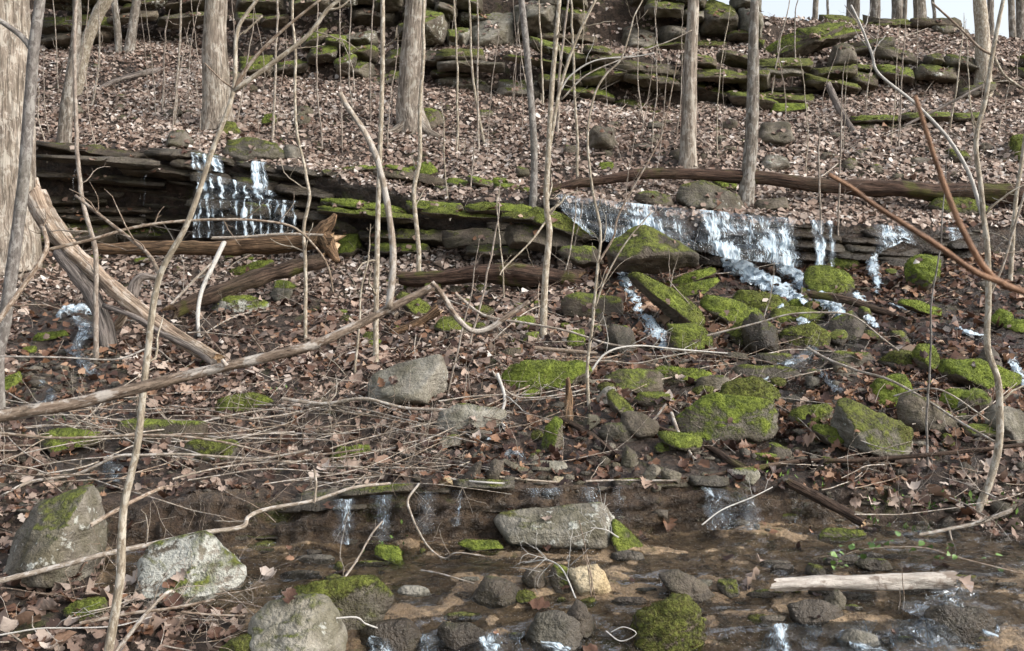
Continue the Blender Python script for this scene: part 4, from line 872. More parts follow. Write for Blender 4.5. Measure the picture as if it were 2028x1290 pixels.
 ([(1250,395),(1270,375),(1330,385),(1340,405),(1290,412)], 'dark mossy rock beside the large grey-green rock', .4,.5,.12,.2,0,50,1,{}),
 ([(1490,420),(1500,395),(1560,388),(1570,415)], 'dark stone tucked beneath the long log', .2,.3,.2,.2,0,45,1,{}),
]
for (ol, lab, ms, hu, tn, wt, li, tp, dk, ex) in BO:
    kw = dict(sub=4, rough=0.06); kw.update(ex)
    nm = 'boulder' if (max(a for a, b in ol) - min(a for a, b in ol)) > 70 else 'stone'
    rock(nm, ol, lab, nm, None, None, kw.pop('Y', None), ms, hu, tn, wt, li, tp, dk, **kw)
LM = [(300,40,'in front of the brown two-course cliff'),(250,180,'beside the bleached fallen log'),(430,200,'close to the straight pale trunk'),(580,110,'below the broken mossy outcrop'),(580,260,'above the olive slab on the falls lip'),
      (740,150,'beside the tall flared trunk'),(720,280,'under the spreading roots of the flared trunk'),(930,170,'in front of the lower cliff band'),(950,320,'above the vivid moss hummock'),(1050,250,'beside the slender blue-grey trunk'),(1190,270,'near the squarish dark grey boulder'),
      (1290,170,'below the cliff by the rough straight trunk'),(1420,300,'between the two trunks by the long log'),(1540,250,'near the dark square stone'),(1600,130,'by the great overhanging slab'),(1780,250,'by the short dark rock step'),
      (1900,170,'near the tan trunk under the skyline rim'),(1900,310,'near the olive mossy lump'),(1700,340,'above the thin separate streams'),(2020,290,'by the big bright mossy boulder'),(900,450,'in front of the black gap under the mossy ledge'),(950,640,'below the red rotten log'),
      (720,650,'beside the large grey angular boulder'),(1120,490,'at the end of the mossy ledge'),(1340,600,'by the leaning mossy slab'),(1520,660,'beside the lower cascade'),(120,180,'behind the tapering grey trunk'),(1290,850,'beside the big moss-topped boulder'),(1480,710,'in the run below the lower cascade'),(1610,790,'between the moss-topped and tilted boulders'),(1740,870,'by the tilted grey boulder'),(1900,790,'by the mossy hummock'),(1720,720,'below the divided stream'),(1900,880,'under the long bare brown slab'),(1450,900,'at the end of the dark brown stick'),(1340,750,'among the flat yellow-green stones')]
def lm(u, v): return min(LM, key=lambda q: (q[0] - u) ** 2 + 2.5 * (q[1] - v) ** 2)[2]
# loose stones: alike ones share a group
def loose(n, region, wr, label, group, seed, **kw):
    rg = random.Random(seed); k = 0; tries = 0
    us = [a for a, b in region]; vs = [b for a, b in region]
    while k < n and tries < n * 30:
        tries += 1
        u, v = rg.uniform(min(us), max(us)), rg.uniform(min(vs), max(vs))
        if not in_poly(np.array([u]), np.array([v]), region)[0]: continue
        w_ = rg.uniform(*wr); h_ = w_ * rg.uniform(0.35, 0.7)
        q = dict(moss=rg.choice([0.2, 0.4, 0.55, 0.7, 0.85]), hue=rg.uniform(-0.1, 0.8), tone=rg.uniform(0.1, 0.5), lichen=rg.choice([0, 0.2, 0.4]), top=rg.uniform(30, 60), sub=3)
        q.update(kw)
        rock('stone', boxo(u - w_ / 2, v - h_, u + w_ / 2, v, rg, 0.35), (label if 'LM' not in label else label.replace('LM', lm(u, v))), 'stone', group, seed=seed * 1000 + tries, **q); k += 1
loose(34, [(1000, 880), (1300, 700), (1900, 700), (2028, 900), (1600, 940), (1000, 945)], (16, 48), 'small loose stone half sunk in wet leaves LM', 'small stones in the wet run', 31, wet=0.4)
loose(22, [(560, 1100), (1500, 1090), (1990, 1100), (1990, 1285), (760, 1285)], (16, 60), 'low wet stone awash in the shallow cascade', 'wet stones in the shallows', 32, wet=0.8, lichen=0, hue=-.1, tone=.1)
rgp = random.Random(77)
for k in range(46):
    u, v = rgp.uniform(480, 2000), rgp.uniform(1090, 1275); w_ = rgp.uniform(28, 95); h_ = w_ * rgp.uniform(.14, .26)
    rock('stone', boxo(u - w_ / 2, v - h_, u + w_ / 2, v, rgp, .3), 'flat plate of wet rock just breaking the shallow stream', 'stone', 'flat wet plates in the stream', moss=rgp.choice([0, 0, .2, .4]), hue=0., tone=rgp.choice([.05, .1, .2, .45, .62]), wet=.75, lichen=0, top=66, sub=3, seed=7000 + k, fuzz=False)
loose(40, [(1120, 230), (1900, 280), (2028, 260), (2028, 370), (1120, 330)], (14, 46), 'stone half buried in leaves LM', 'half-buried stones above the wide waterfall', 33, moss=.3, hue=.1)
loose(18, [(1240, 900), (1300, 720), (1560, 700), (1960, 720), (1990, 880), (1600, 930)], (45, 95), 'mossy grey rock LM', 'mid-sized rocks of the wet run', 39, wet=.15)
loose(26, [(90, 120), (780, 170), (1050, 260), (1050, 340), (620, 290), (90, 250)], (12, 40), 'stone half buried in dead leaves LM', 'half-buried stones above the dark ledge', 34, moss=.35, hue=.1)
loose(24, [(640, 540), (1200, 560), (1180, 690), (700, 700)], (14, 44), 'small mossy stone in the leaves below the red rotten log', 'small stones below the rotten log', 35, moss=0.6)
loose(14, [(1540, 500), (1800, 480), (1900, 560), (1900, 680), (1620, 690)], (18, 50), 'dark wet stone in the side stream', 'dark stones in the side stream', 36, wet=0.7, tone=0.1, moss=0.55, hue=.15)
loose(12, [(150, 520), (560, 500), (640, 620), (420, 640)], (18, 60), 'mossy stone behind the pale leaning snag', 'mossy stones behind the snag', 37, moss=0.55)
loose(18, [(880, 880), (1400, 880), (1400, 945), (880, 950)], (10, 26), 'pebble lying on the ledge lip', 'pebbles on the ledge lip', 38, moss=0.1, tone=0.4)

# ------------------------------------------------------------------ trees
tree('tree', [(10, 535), (8, 420), (6, 250), (4, 100), (0, 0)], 106, 100, 'bark_big', 'massive furrowed trunk standing behind the smooth grey sapling', grow=7, knob=0.10, sides=30, flare=1.3)
tree('tree', [(104, 455), (116, 380), (133, 209), (148, 105), (152, 0)], 36, 15, 'bark_grey', 'tapering grey trunk rising from the dark ledge beside the pale snag', grow=5, knob=0.05)
tree('tree', [(148, 190), (157, 160), (168, 98), (192, 32), (214, -10)], 20, 24, 'bark_tan', 'trunk leaning away behind the tapering grey trunk', grow=6)
tree('tree', [(431, 246), (429, 180), (426, 90), (428, 0)], 52, 42, 'bark_big', 'straight pale trunk standing above the threaded waterfall', grow=8, sides=22, flare=1.4)
tree('tree', [(236, 106), (232, 50), (226, 0)], 14, 12, 'bark_grey', 'slimmer of two close trunks below the brown cliff', grow=6)
tree('tree', [(256, 104), (263, 50), (271, 0)], 19, 16, 'bark_grey', 'thicker of two close trunks below the brown cliff', grow=6)
tr8 = tree('tree', [(818, 258), (812, 205), (816, 100), (823, 0)], 50, 40, 'bark_big', 'tall trunk with flared spreading roots above the mossy ledge', grow=8, sides=26, flare=1.55)
tree('tree', [(1056, 396), (1058, 300), (1048, 150), (1033, 0)], 15, 13, 'bark_smooth', 'slender blue-grey trunk at the head of the wide waterfall', grow=5)
tree('tree', [(1362, 330), (1365, 200), (1368, 100), (1373, 0)], 32, 22, 'bark_big', 'straight trunk behind the long log with a rough bark', grow=7, sides=18)
tree('tree', [(1476, 402), (1486, 300), (1491, 180), (1492, 90), (1496, 0)], 30, 17, 'bark_grey', 'trunk growing in front of the long log beside the grey-green rock', grow=7, sides=18, flare=1.3)
tree('tree', [(1946, 172), (1946, 80), (1940, 0)], 30, 24, 'bark_tan', 'tan trunk on the slope just below the skyline rim', grow=7, sides=18)
for (u, v, wd) in [(1380, -5, 5), (1455, 4, 8), (1616, 22, 11), (1640, 20, 5), (1688, 28, 26), (1733, 26, 20), (1778, 30, 24), (1792, 30, 8), (1822, 36, 24), (1850, 40, 7), (1962, 66, 13), (2006, 80, 14), (2022, 84, 20)]:
    Yt = Yrow('P', u) + random.uniform(1.0, 4.5)
    tree('tree', [(u, v + 8), (u + random.uniform(-3, 3), v - 60), (u + random.uniform(-8, 8), v - 160)], wd, wd * 0.8, 'bark_grey', 'bare trunk on the hilltop against the white sky', 'tree', 'hilltop trunks against the sky', Y=Yt, grow=5, sides=10)
# saplings traced one by one
tree('sapling', [(204, 1345), (216, 1285), (238, 1150), (241, 1085), (246, 1000), (272, 880), (290, 720), (314, 555), (372, 440), (420, 300), (462, 180), (470, 62), (512, -6)], 24, 8, 'bark_tan',
     'crooked tan sapling with forked top standing in the foreground leaves', 'sapling', Y=4.3, grow=0.7, limbs=3, knob=0.05, flare=1.15, sides=12, inview=3, twigL=0.35, seed=3)
def bough(owner, pts, Y, w0, w1, mat, Yend=None, twigs=0, L=0.3, seed=1, sides=8, knob=0.06, name='branch'):
    rg = np.random.default_rng(seed); P = catmull(px_path(pts, Y, Yend), 6); g = np.array(owner.location)
    Ys = np.linspace(Y, Yend or Y, len(P)); rad = np.linspace(w0, w1, len(P)) / 2 * Ys / F
    parts = [tube(P, rad, sides, knob, seed, grain=(.18 if name in ('prong', 'splinter', 'bark_curl', 'stub', 'root') else .03))] + side_twigs(P, rad, twigs, L, rg, 0.03, 1, 0.2)
    v, fl = join(parts); return link(name, mesh_np(name, off(v, g), fl), M[mat], owner)
s1 = TREES[-1]
bough(s1, [(463, 180), (540, 125), (610, 70), (650, 18), (700, -20)], 4.3, 10, 7, 'bark_tan', twigs=2, seed=2)
bough(s1, [(462, 178), (500, 120), (560, 60), (640, -5)], 4.3, 9, 5, 'bark_brown', seed=3)
bough(s1, [(648, 20), (672, 16), (695, -2)], 4.3, 6, 3, 'bark_tan', seed=4)
bough(s1, [(318, 548), (290, 500), (215, 440), (150, 388)], 4.3, 9, 6, 'bark_brown', 4.8, twigs=5, L=0.35, seed=5)
bough(s1, [(462, 175), (440, 160), (405, 125)], 4.3, 4, 3, 'bark_brown', seed=6)
bough(s1, [(482, 68), (500, 50), (520, 32)], 4.3, 5, 3, 'bark_tan', seed=7)
tree('sapling', [(-6, 720), (8, 640), (25, 530), (47, 350), (66, 110), (80, -8)], 32, 24, 'bark_smooth', 'smooth grey sapling in front of the massive furrowed trunk', 'sapling', Y=7.6, grow=2, limbs=4, sides=14, flare=1.1, knob=0.04)
bough(TREES[-1], [(68, 105), (40, 70), (-20, 28)], 7.6, 13, 10, 'bark_smooth')
tree('sapling', [(190, 778), (190, 600), (187, 490), (166, 400), (152, 280), (148, 120), (150, -5)], 13, 8, 'twig_far', 'thin grey stem rising beside the pale snag', 'sapling', Y=9.4, grow=2, limbs=3, inview=5, twigL=0.5)
tree('sapling', [(744, 722), (745, 600), (748, 450), (752, 310), (757, 150), (758, -5)], 14, 10, 'bark_tan', 'pale straight sapling behind the large grey angular boulder', 'sapling', grow=2.5, limbs=3, inview=4)
tree('sapling', [(832, 560), (826, 450), (820, 380), (831, 314), (833, 209), (838, 115), (840, -5)], 12, 8, 'bark_tan', 'pale sapling in front of the flared trunk, rooted by the red log', 'sapling', grow=2.5, limbs=3, inview=3)
tree('sapling', [(606, 675), (604, 520), (602, 450), (612, 390), (600, 320), (588, 240), (584, 100), (581, -5)], 9, 6, 'bark_tan', 'thin wavy sapling beside the broken end of the rotting log', 'sapling', grow=2.5, limbs=3, inview=4)
tree('sapling', [(1076, 668), (1080, 550), (1088, 460), (1082, 400), (1086, 300), (1093, 180), (1101, 80), (1108, -5)], 17, 10, 'bark_tan', 'tan sapling with a second stem, standing above the bright mossy boulder', 'sapling', grow=2.5, limbs=3, inview=4)
s5 = TREES[-1]; Y5 = s5.location.y
bough(s5, [(1087, 300), (1097, 240), (1112, 165), (1142, 78), (1184, -10)], Y5, 8, 5, 'bark_tan', twigs=4, L=0.5, seed=9)
bough(s5, [(1110, 180), (1130, 150), (1180, 120), (1260, 112), (1295, 105)], Y5, 4, 2, 'twig_white', twigs=3, L=0.35, seed=10)
bough(s5, [(1112, 198), (1160, 150), (1230, 118), (1330, 80), (1370, 60)], Y5, 3.5, 2, 'twig', twigs=4, L=0.4, seed=11)
bough(s5, [(1080, 440), (1050, 480), (1000, 530), (990, 545)], Y5, 4, 2.5, 'bark_tan', Y5 - 0.4, twigs=2, seed=12)
tree('sapling', [(1166, 810), (1162, 734), (1173, 647), (1184, 525), (1190, 455), (1174, 378), (1166, 279), (1174, 195), (1198, 150), (1228, 118)], 9, 4, 'bark_tan', 'thin pale sapling rooted behind the light grey stone', 'sapling', grow=0.8, limbs=3, inview=6)
s7 = TREES[-1]; Y7 = s7.location.y
bough(s7, [(1185, 520), (1215, 470), (1228, 420), (1300, 290), (1320, 230), (1345, 100)], Y7, 5, 2, 'bark_brown', twigs=5, L=0.35, seed=13)
bough(s7, [(1178, 610), (1200, 550), (1240, 480), (1290, 420)], Y7, 4.5, 2, 'bark_tan', twigs=3, L=0.3, seed=14)
tree('sapling', [(1938, 1010), (1962, 950), (1979, 875), (1980, 805), (1976, 750), (1956, 688), (1957, 594), (1955, 490), (1948, 430), (1942, 366), (1933, 279), (1952, 195), (1966, 105), (1988, -5)], 19, 9, 'bark_tan',
     'curved tan sapling growing from the leafy pool bank', 'sapling', grow=1.5, limbs=3, inview=4, sides=10, flare=1.15)
s8 = TREES[-1]; Y8 = s8.location.y
bough(s8, [(1948, 435), (1921, 349), (1886, 286), (1851, 244), (1806, 200), (1740, 146), (1726, 105), (1705, 52), (1685, 10)], Y8 + .2, 8, 4, 'twig_white', twigs=5, L=0.3, seed=15)
bough(s8, [(1968, 110), (1940, 95), (1900, 55), (1845, 5)], Y8, 5, 4, 'bark_brown', twigs=1, seed=16)
bough(s8, [(1968, 112), (1990, 150), (2040, 185)], Y8, 6, 4, 'bark_tan', seed=17)
bough(s8, [(1958, 590), (1985, 530), (2012, 440), (2030, 380)], Y8, 5, 4, 'twig', seed=18, twigs=2)
tree('sapling', [(1836, 932), (1838, 800), (1842, 700), (1848, 605), (1862, 470), (1866, 430)], 6, 3, 'bark_smooth', 'thin dark stem standing by the tilted grey boulder', 'sapling', grow=0.5, limbs=2, inview=3)
tree('sapling', [(2000, 560), (2008, 440), (2022, 330), (2040, 200)], 11, 8, 'bark_tan', 'sapling beyond the forked orange twig by the mossy lumps', 'sapling', grow=2, limbs=3, inview=4)
tree('sapling', [(1660, 455), (1665, 300), (1668, 200)], 5, 3, 'twig_far', 'thin stem rising from the falls lip by the big upper trunks', 'sapling', grow=0.5, limbs=2, inview=3)
tree('sapling', [(1626, 520), (1625, 430), (1622, 300)], 6, 4, 'twig_far', 'short brown stem in the thin separate stream', 'sapling', grow=0.4, limbs=2, inview=2)
# unnamed slim stems over the whole hillside
rg = random.Random(5)
HS = [(345, 250, 358, 0, 8), (322, 220, 330, 60, 6), (540, 280, 548, 0, 8), (182, 210, 196, 20, 6), (680, 300, 672, 0, 4), (1075, 210, 1065, 0, 6), (905, 305, 900, 0, 7), (948, 300, 945, 0, 6), (958, 290, 930, 10, 8),
      (1145, 350, 1130, 0, 9), (1105, 260, 1125, 0, 9), (700, 240, 695, 30, 5), (735, 250, 740, 0, 5), (1290, 300, 1300, 40, 4), (1420, 320, 1440, 60, 4), (1525, 215, 1560, 20, 5), (1565, 190, 1575, 30, 5), (1780, 300, 1790, 80, 5),
      (1880, 260, 1905, 70, 5), (1715, 220, 1740, 60, 4), (470, 250, 500, 60, 5), (640, 300, 630, 20, 5), (890, 420, 880, 250, 5), (920, 480, 938, 300, 6), (1000, 600, 985, 400, 5), (930, 690, 985, 450, 7), (705, 740, 730, 520, 7), (890, 780, 935, 560, 6),
      (1390, 650, 1330, 560, 5), (1520, 680, 1525, 590, 5), (1000, 480, 1035, 430, 4), (1110, 560, 1140, 430, 5), (1130, 540, 1150, 430, 5), (1290, 640, 1330, 560, 4)]
for k in range(46):
    u = rg.uniform(90, 2020); v = rg.uniform(150, 330) if u < 1150 or rg.random() < .5 else rg.uniform(200, 420); HS.append((u, v, u + rg.uniform(-30, 30), v - rg.uniform(80, 260), rg.uniform(1.8, 4)))
for (u0, v0, u1, v1, wd) in HS:
    m = ((u0 + u1) / 2 + rg.uniform(-8, 8), (v0 + v1) / 2)
    tree('sapling', [(u0, v0), m, (u1, v1)], wd, wd * 0.65, rg.choice(['twig_far', 'twig_far', 'bark_tan', 'twig']), ('slim bare stem rising ' if wd > 3.2 else 'very thin twiggy stem rising ') + lm(u0, v0), 'sapling', 'slim bare stems on the hillside',
         grow=1.5 if v1 < 60 else 0.35, limbs=2, inview=3, sides=6, flare=1.1, twigL=0.45)
# roots of the flared trunk
for k, pts in enumerate([[(808, 240), (780, 262), (740, 270), (718, 262)], [(828, 240), (850, 262), (872, 272)], [(815, 250), (818, 268), (815, 280)]]):
    bough(tr8, pts, tr8.location.y - 0.15, 22, 9, 'bark_big', tr8.location.y - 0.35, sides=10, knob=0.12, name='root', seed=40 + k)

# ------------------------------------------------------------------ near boughs reaching in from shrubs outside the frame
def shrub(name, label, root_px, Yr, mat):
    p = at(root_px[0], root_px[1], Yr); g = np.array((p[0], p[1], gz(p[0], p[1]) - 0.05)); e = empty(name, tuple(g)); tag(e, label, 'branch'); return e, g, p
e1, g1, p1 = shrub('overhanging_branch', 'long bare brown branch reaching across the foreground with a forked tip', (-500, 910), 1.75, 'bark_blotch')
P = catmull(np.vstack([g1, g1 * 0.5 + p1 * 0.5 + np.array((-.05, 0, 0)), p1]), 6); v, q, t = tube(P, np.linspace(.022, .016, len(P)), 10, .05); link('stem', mesh_np('stem', off(v, g1), [q, t]), M['bark_blotch'], e1)
bough(e1, [(-520, 915), (-200, 868), (0, 824), (150, 799), (300, 762), (400, 737), (600, 690), (700, 648), (770, 612), (862, 565)], 1.75, 30, 15, 'bark_blotch', 1.95, sides=14, seed=50, knob=.11)
bough(e1, [(770, 610), (776, 560), (778, 490), (766, 400), (748, 320), (722, 262), (690, 215), (673, 184)], 1.92, 15, 10, 'twig', 1.9, sides=12, seed=51, knob=.1)
bough(e1, [(862, 566), (880, 590), (905, 630), (935, 655), (965, 652), (1000, 630), (1048, 597)], 1.95, 12, 9, 'bark_blotch', 2.0, sides=12, seed=52, knob=.1)
for (a, b_, c, d) in [(780, 625, 788, 618), (855, 560, 868, 572), (448, 725, 440, 712)]:
    bough(e1, [(a, b_), (c, d)], 1.92 if a > 700 else 1.85, 11, 7, 'bark_blotch', seed=a, name='bud')
e2, g2, p2 = shrub('overhanging_twig', 'blurred orange-brown forked twig hanging close to the viewer', (2350, 760), 0.78, 'bark_orange')
P = catmull(np.vstack([g2, g2 * 0.4 + p2 * 0.6, p2]), 6); v, q, t = tube(P, np.linspace(.008, .0045, len(P)), 10); link('stem', mesh_np('stem', off(v, g2), [q, t]), M['bark_orange'], e2)
bough(e2, [(2360, 765), (2200, 660), (2060, 592), (1965, 548), (1905, 452), (1862, 345), (1835, 262), (1812, 190)], .78, 17, 8, 'bark_orange', .78, sides=10, seed=53)
bough(e2, [(1990, 562), (1930, 538), (1850, 482), (1740, 412), (1690, 375), (1640, 345)], .78, 13, 8, 'bark_orange', .76, sides=10, seed=54)

# ------------------------------------------------------------------ logs and fallen branches
def ground_path(pts, lift, Ya=None, Yb=None):
    if Ya is None: Ya = ghit(*pts[0])[1]
    if Yb is None: Yb = ghit(*pts[-1])[1]
    out = []
    for i, (u, v) in enumerate(pts):
        Yi = Ya + (Yb - Ya) * i / (len(pts) - 1); Yi = min(Yi, ghit(u, v)[1] - 0.02); out.append(at(u, v, Yi - lift))
    return np.array(out)
def log(name, pts, w0, w1, mat, label, cat='log', lift=0.02, knob=0.12, sides=18, Ya=None, Yb=None, n=10, ends='cut', seed=1, group=None, twigs=0, L=.3, caps=True):
    P = ground_path(pts, lift, Ya, Yb); S = catmull(P, n); rg = np.random.default_rng(seed)
    rad = np.linspace(w0, w1, len(S)) / 2 * S[:, 1] / F
    g = S.mean(0).copy(); g[2] = S[:, 2].min() - rad.max(); e = empty(name, tuple(g)); tag(e, label, cat, group)
    if w0 > 12: S = catmull(P, n * 3); rad = np.linspace(w0, w1, len(S)) / 2 * S[:, 1] / F * (1 + .09 * fbm(S * 2.1 + seed, 2)); S = S + .25 * rad[:, None] * np.stack([S[:, 0] * 0, fbm(S * 1.1 + seed, 2), fbm(S * 1.1 + seed + 9, 2)], 1)
    v, q, t = tube(S, rad, sides, knob, seed, grain=(.22 if w0 > 12 else 0))
    jag = rg.normal(0, 0.25, (2, sides))                     # splintered ends
    T0 = S[0] - S[1]; T0 /= np.linalg.norm(T0); T1 = S[-1] - S[-2]; T1 /= np.linalg.norm(T1)
    v[:sides, :3] += T0 * (jag[0] * rad[0] * 2)[:, None]; o_ = (len(S) - 1) * sides; v[o_:o_ + sides, :3] += T1 * (jag[1] * rad[-1] * 2)[:, None]
    v[-2, :3] -= T0 * rad[0] * .5; v[-1, :3] -= T1 * rad[-1] * .5
    link('trunk' if w0 > 12 else 'stem', mesh_np('log', off(v, g), [q]), M[mat], e)
    if w0 > 12:
        for k, (c, s0) in enumerate(((len(v) - 2, 0), (len(v) - 1, o_))):
            vv = np.vstack([v[s0:s0 + sides, :3], v[c, :3]]) - g; jj = np.arange(sides)
            link('broken_end', mesh_np('broken_end', vv, [np.stack([np.full(sides, sides), (jj + 1) % sides, jj], -1)], False), M[ends], e)
    if twigs:
        if group:
            vv, fl = join(side_twigs(S, rad, twigs, L, rg, 0.02, 2, .15)); link('twigs', mesh_np('twigs', off(vv, g), fl), M[mat], e)['kind'] = 'stuff'
        else:
            for k in range(twigs):
                vv, fl = join(side_twigs(S, rad, 1, L, rg, 0.02, 2, .15)); link('twig', mesh_np('twig', off(vv, g), fl), M[mat], e)
    return e
sn = log('snag', [(72, 385), (95, 435), (135, 490), (200, 548), (250, 592), (330, 655), (385, 690), (432, 716)], 40, 26, 'wood_pale', 'pale barkless snag leaning from the dark ledge down to the leaves', 'snag', Ya=10.8, Yb=9.5, knob=.16, sides=22)
bough(sn, [(118, 500), (150, 540), (185, 590), (205, 640), (222, 705)], 10.4, 26, 34, 'wood_grey', 9.9, sides=14, knob=.16, name='prong', seed=60)
bough(sn, [(205, 605), (260, 625), (320, 660), (390, 695), (425, 720)], 10.0, 10, 14, 'wood_grey', 9.4, sides=9, knob=.2, name='splinter', seed=61)
bough(sn, [(262, 590), (268, 560), (285, 548), (318, 552)], 10.15, 24, 8, 'wood_grey', 10.2, sides=9, knob=.25, name='bark_curl', seed=62)
bough(sn, [(225, 650), (240, 635), (262, 600)], 10.15, 18, 14, 'wood_pale', 10.2, sides=9, knob=.2, name='stub', seed=63)
bough(sn, [(72, 352), (76, 380), (92, 420)], 10.8, 8, 22, 'wood_pale', 10.8, sides=9, knob=.2, name='splinter', seed=64)
lg = log('log', [(190, 492), (300, 490), (420, 492), (520, 488), (610, 480), (662, 478)], 22, 40, 'log_brown', 'rotting brown log with an upturned broken end below the threaded waterfall', Ya=12.7, Yb=12.0, knob=.18, seed=2)
bough(lg, [(620, 480), (640, 455), (655, 440), (664, 424)], 12.0, 34, 8, 'log_brown', 11.95, sides=10, knob=.35, name='splinter', seed=65)
bough(lg, [(640, 470), (655, 495), (668, 520)], 12.0, 34, 14, 'log_brown', 11.9, sides=10, knob=.35, name='splinter', seed=66)
log('log', [(345, 618), (400, 592), (480, 560), (560, 535), (640, 515)], 26, 30, 'log_dark', 'dark crumbling log sloping under the rotting brown log', Ya=11.2, Yb=11.9, knob=.22, seed=3)
log('log', [(790, 548), (870, 552), (950, 545), (1040, 545), (1150, 558)], 26, 46, 'log_red', 'red-brown rotten log with moss patches lying across mid slope', Ya=11.9, Yb=11.6, knob=.2, seed=4, sides=22)
log('log', [(1050, 388), (1130, 368), (1230, 350), (1330, 343), (1500, 355), (1700, 368), (1850, 376), (2040, 386)], 14, 34, 'log_red', 'long dark red-brown fallen trunk above the wide waterfall', Ya=13.4, Yb=13.3, knob=.1, seed=5, sides=22, n=14)
log('log', [(1532, 1158), (1620, 1156), (1740, 1153), (1830, 1151), (1888, 1150)], 27, 36, 'log_white', 'pale grey-barked log floating at the front of the pool', Ya=4.82, Yb=4.85, knob=.06, seed=6, sides=20, lift=0.0)
log('log', [(1560, 955), (1620, 985), (1670, 1012), (1712, 1036)], 20, 18, 'log_dark', 'dark wet log leaning from the ledge lip into the pool', Ya=6.0, Yb=5.72, knob=.12, seed=7)
log('log', [(1600, 582), (1680, 595), (1760, 622), (1800, 640)], 14, 14, 'log_dark', 'mossy dark log lying across the side stream', Ya=10.7, Yb=10.3, knob=.12, seed=8)
log('log', [(1262, 834), (1320, 855), (1400, 885), (1450, 915), (1490, 935)], 12.5, 14, 'log_dark', 'dark brown stick running past the foot of the big moss-topped boulder', Ya=6.9, Yb=6.2, seed=9)
log('log', [(1108, 828), (1150, 850), (1200, 885), (1222, 905)], 13, 13, 'log_dark', 'rotten stick beside the upright moss-capped stone', Ya=7.0, Yb=6.6, seed=10)
log('stump', [(1125, 845), (1126, 800), (1124, 748)], 24, 7, 'log_brown', 'small splintered rotten stump with a pointed tip', 'stump', Ya=7.1, Yb=7.1, knob=.3, seed=11)
log('log', [(184, 182), (230, 160), (280, 146), (318, 140)], 7, 13, 'wood_grey', 'bleached fallen log high on the leafy slope', seed=12)
log('log', [(1640, 168), (1662, 215), (1692, 262), (1712, 290)], 14, 9, 'wood_grey', 'grey fallen limb sloping down the hillside under the great slab', Ya=16.6, Yb=15.6, seed=13)
log('log', [(780, 660), (830, 640), (868, 612)], 16, 20, 'log_brown', 'short broken yellow-brown log among leaves', Ya=10.2, Yb=10.3, seed=14, knob=.25)
log('log', [(1400, 945), (1580, 915), (1700, 912), (1850, 900), (2040, 880)], 11, 8, 'log_dark', 'long dark stick across the leafy bank behind the vine', 'branch', Ya=6.3, Yb=6.4, seed=15)
log('log', [(1955, 165), (1890, 200), (1840, 225), (1790, 250)], 6, 5, 'wood_grey', 'grey dead limb below the tan slope trunk', 'branch', Ya=16.0, Yb=15.8, seed=16)
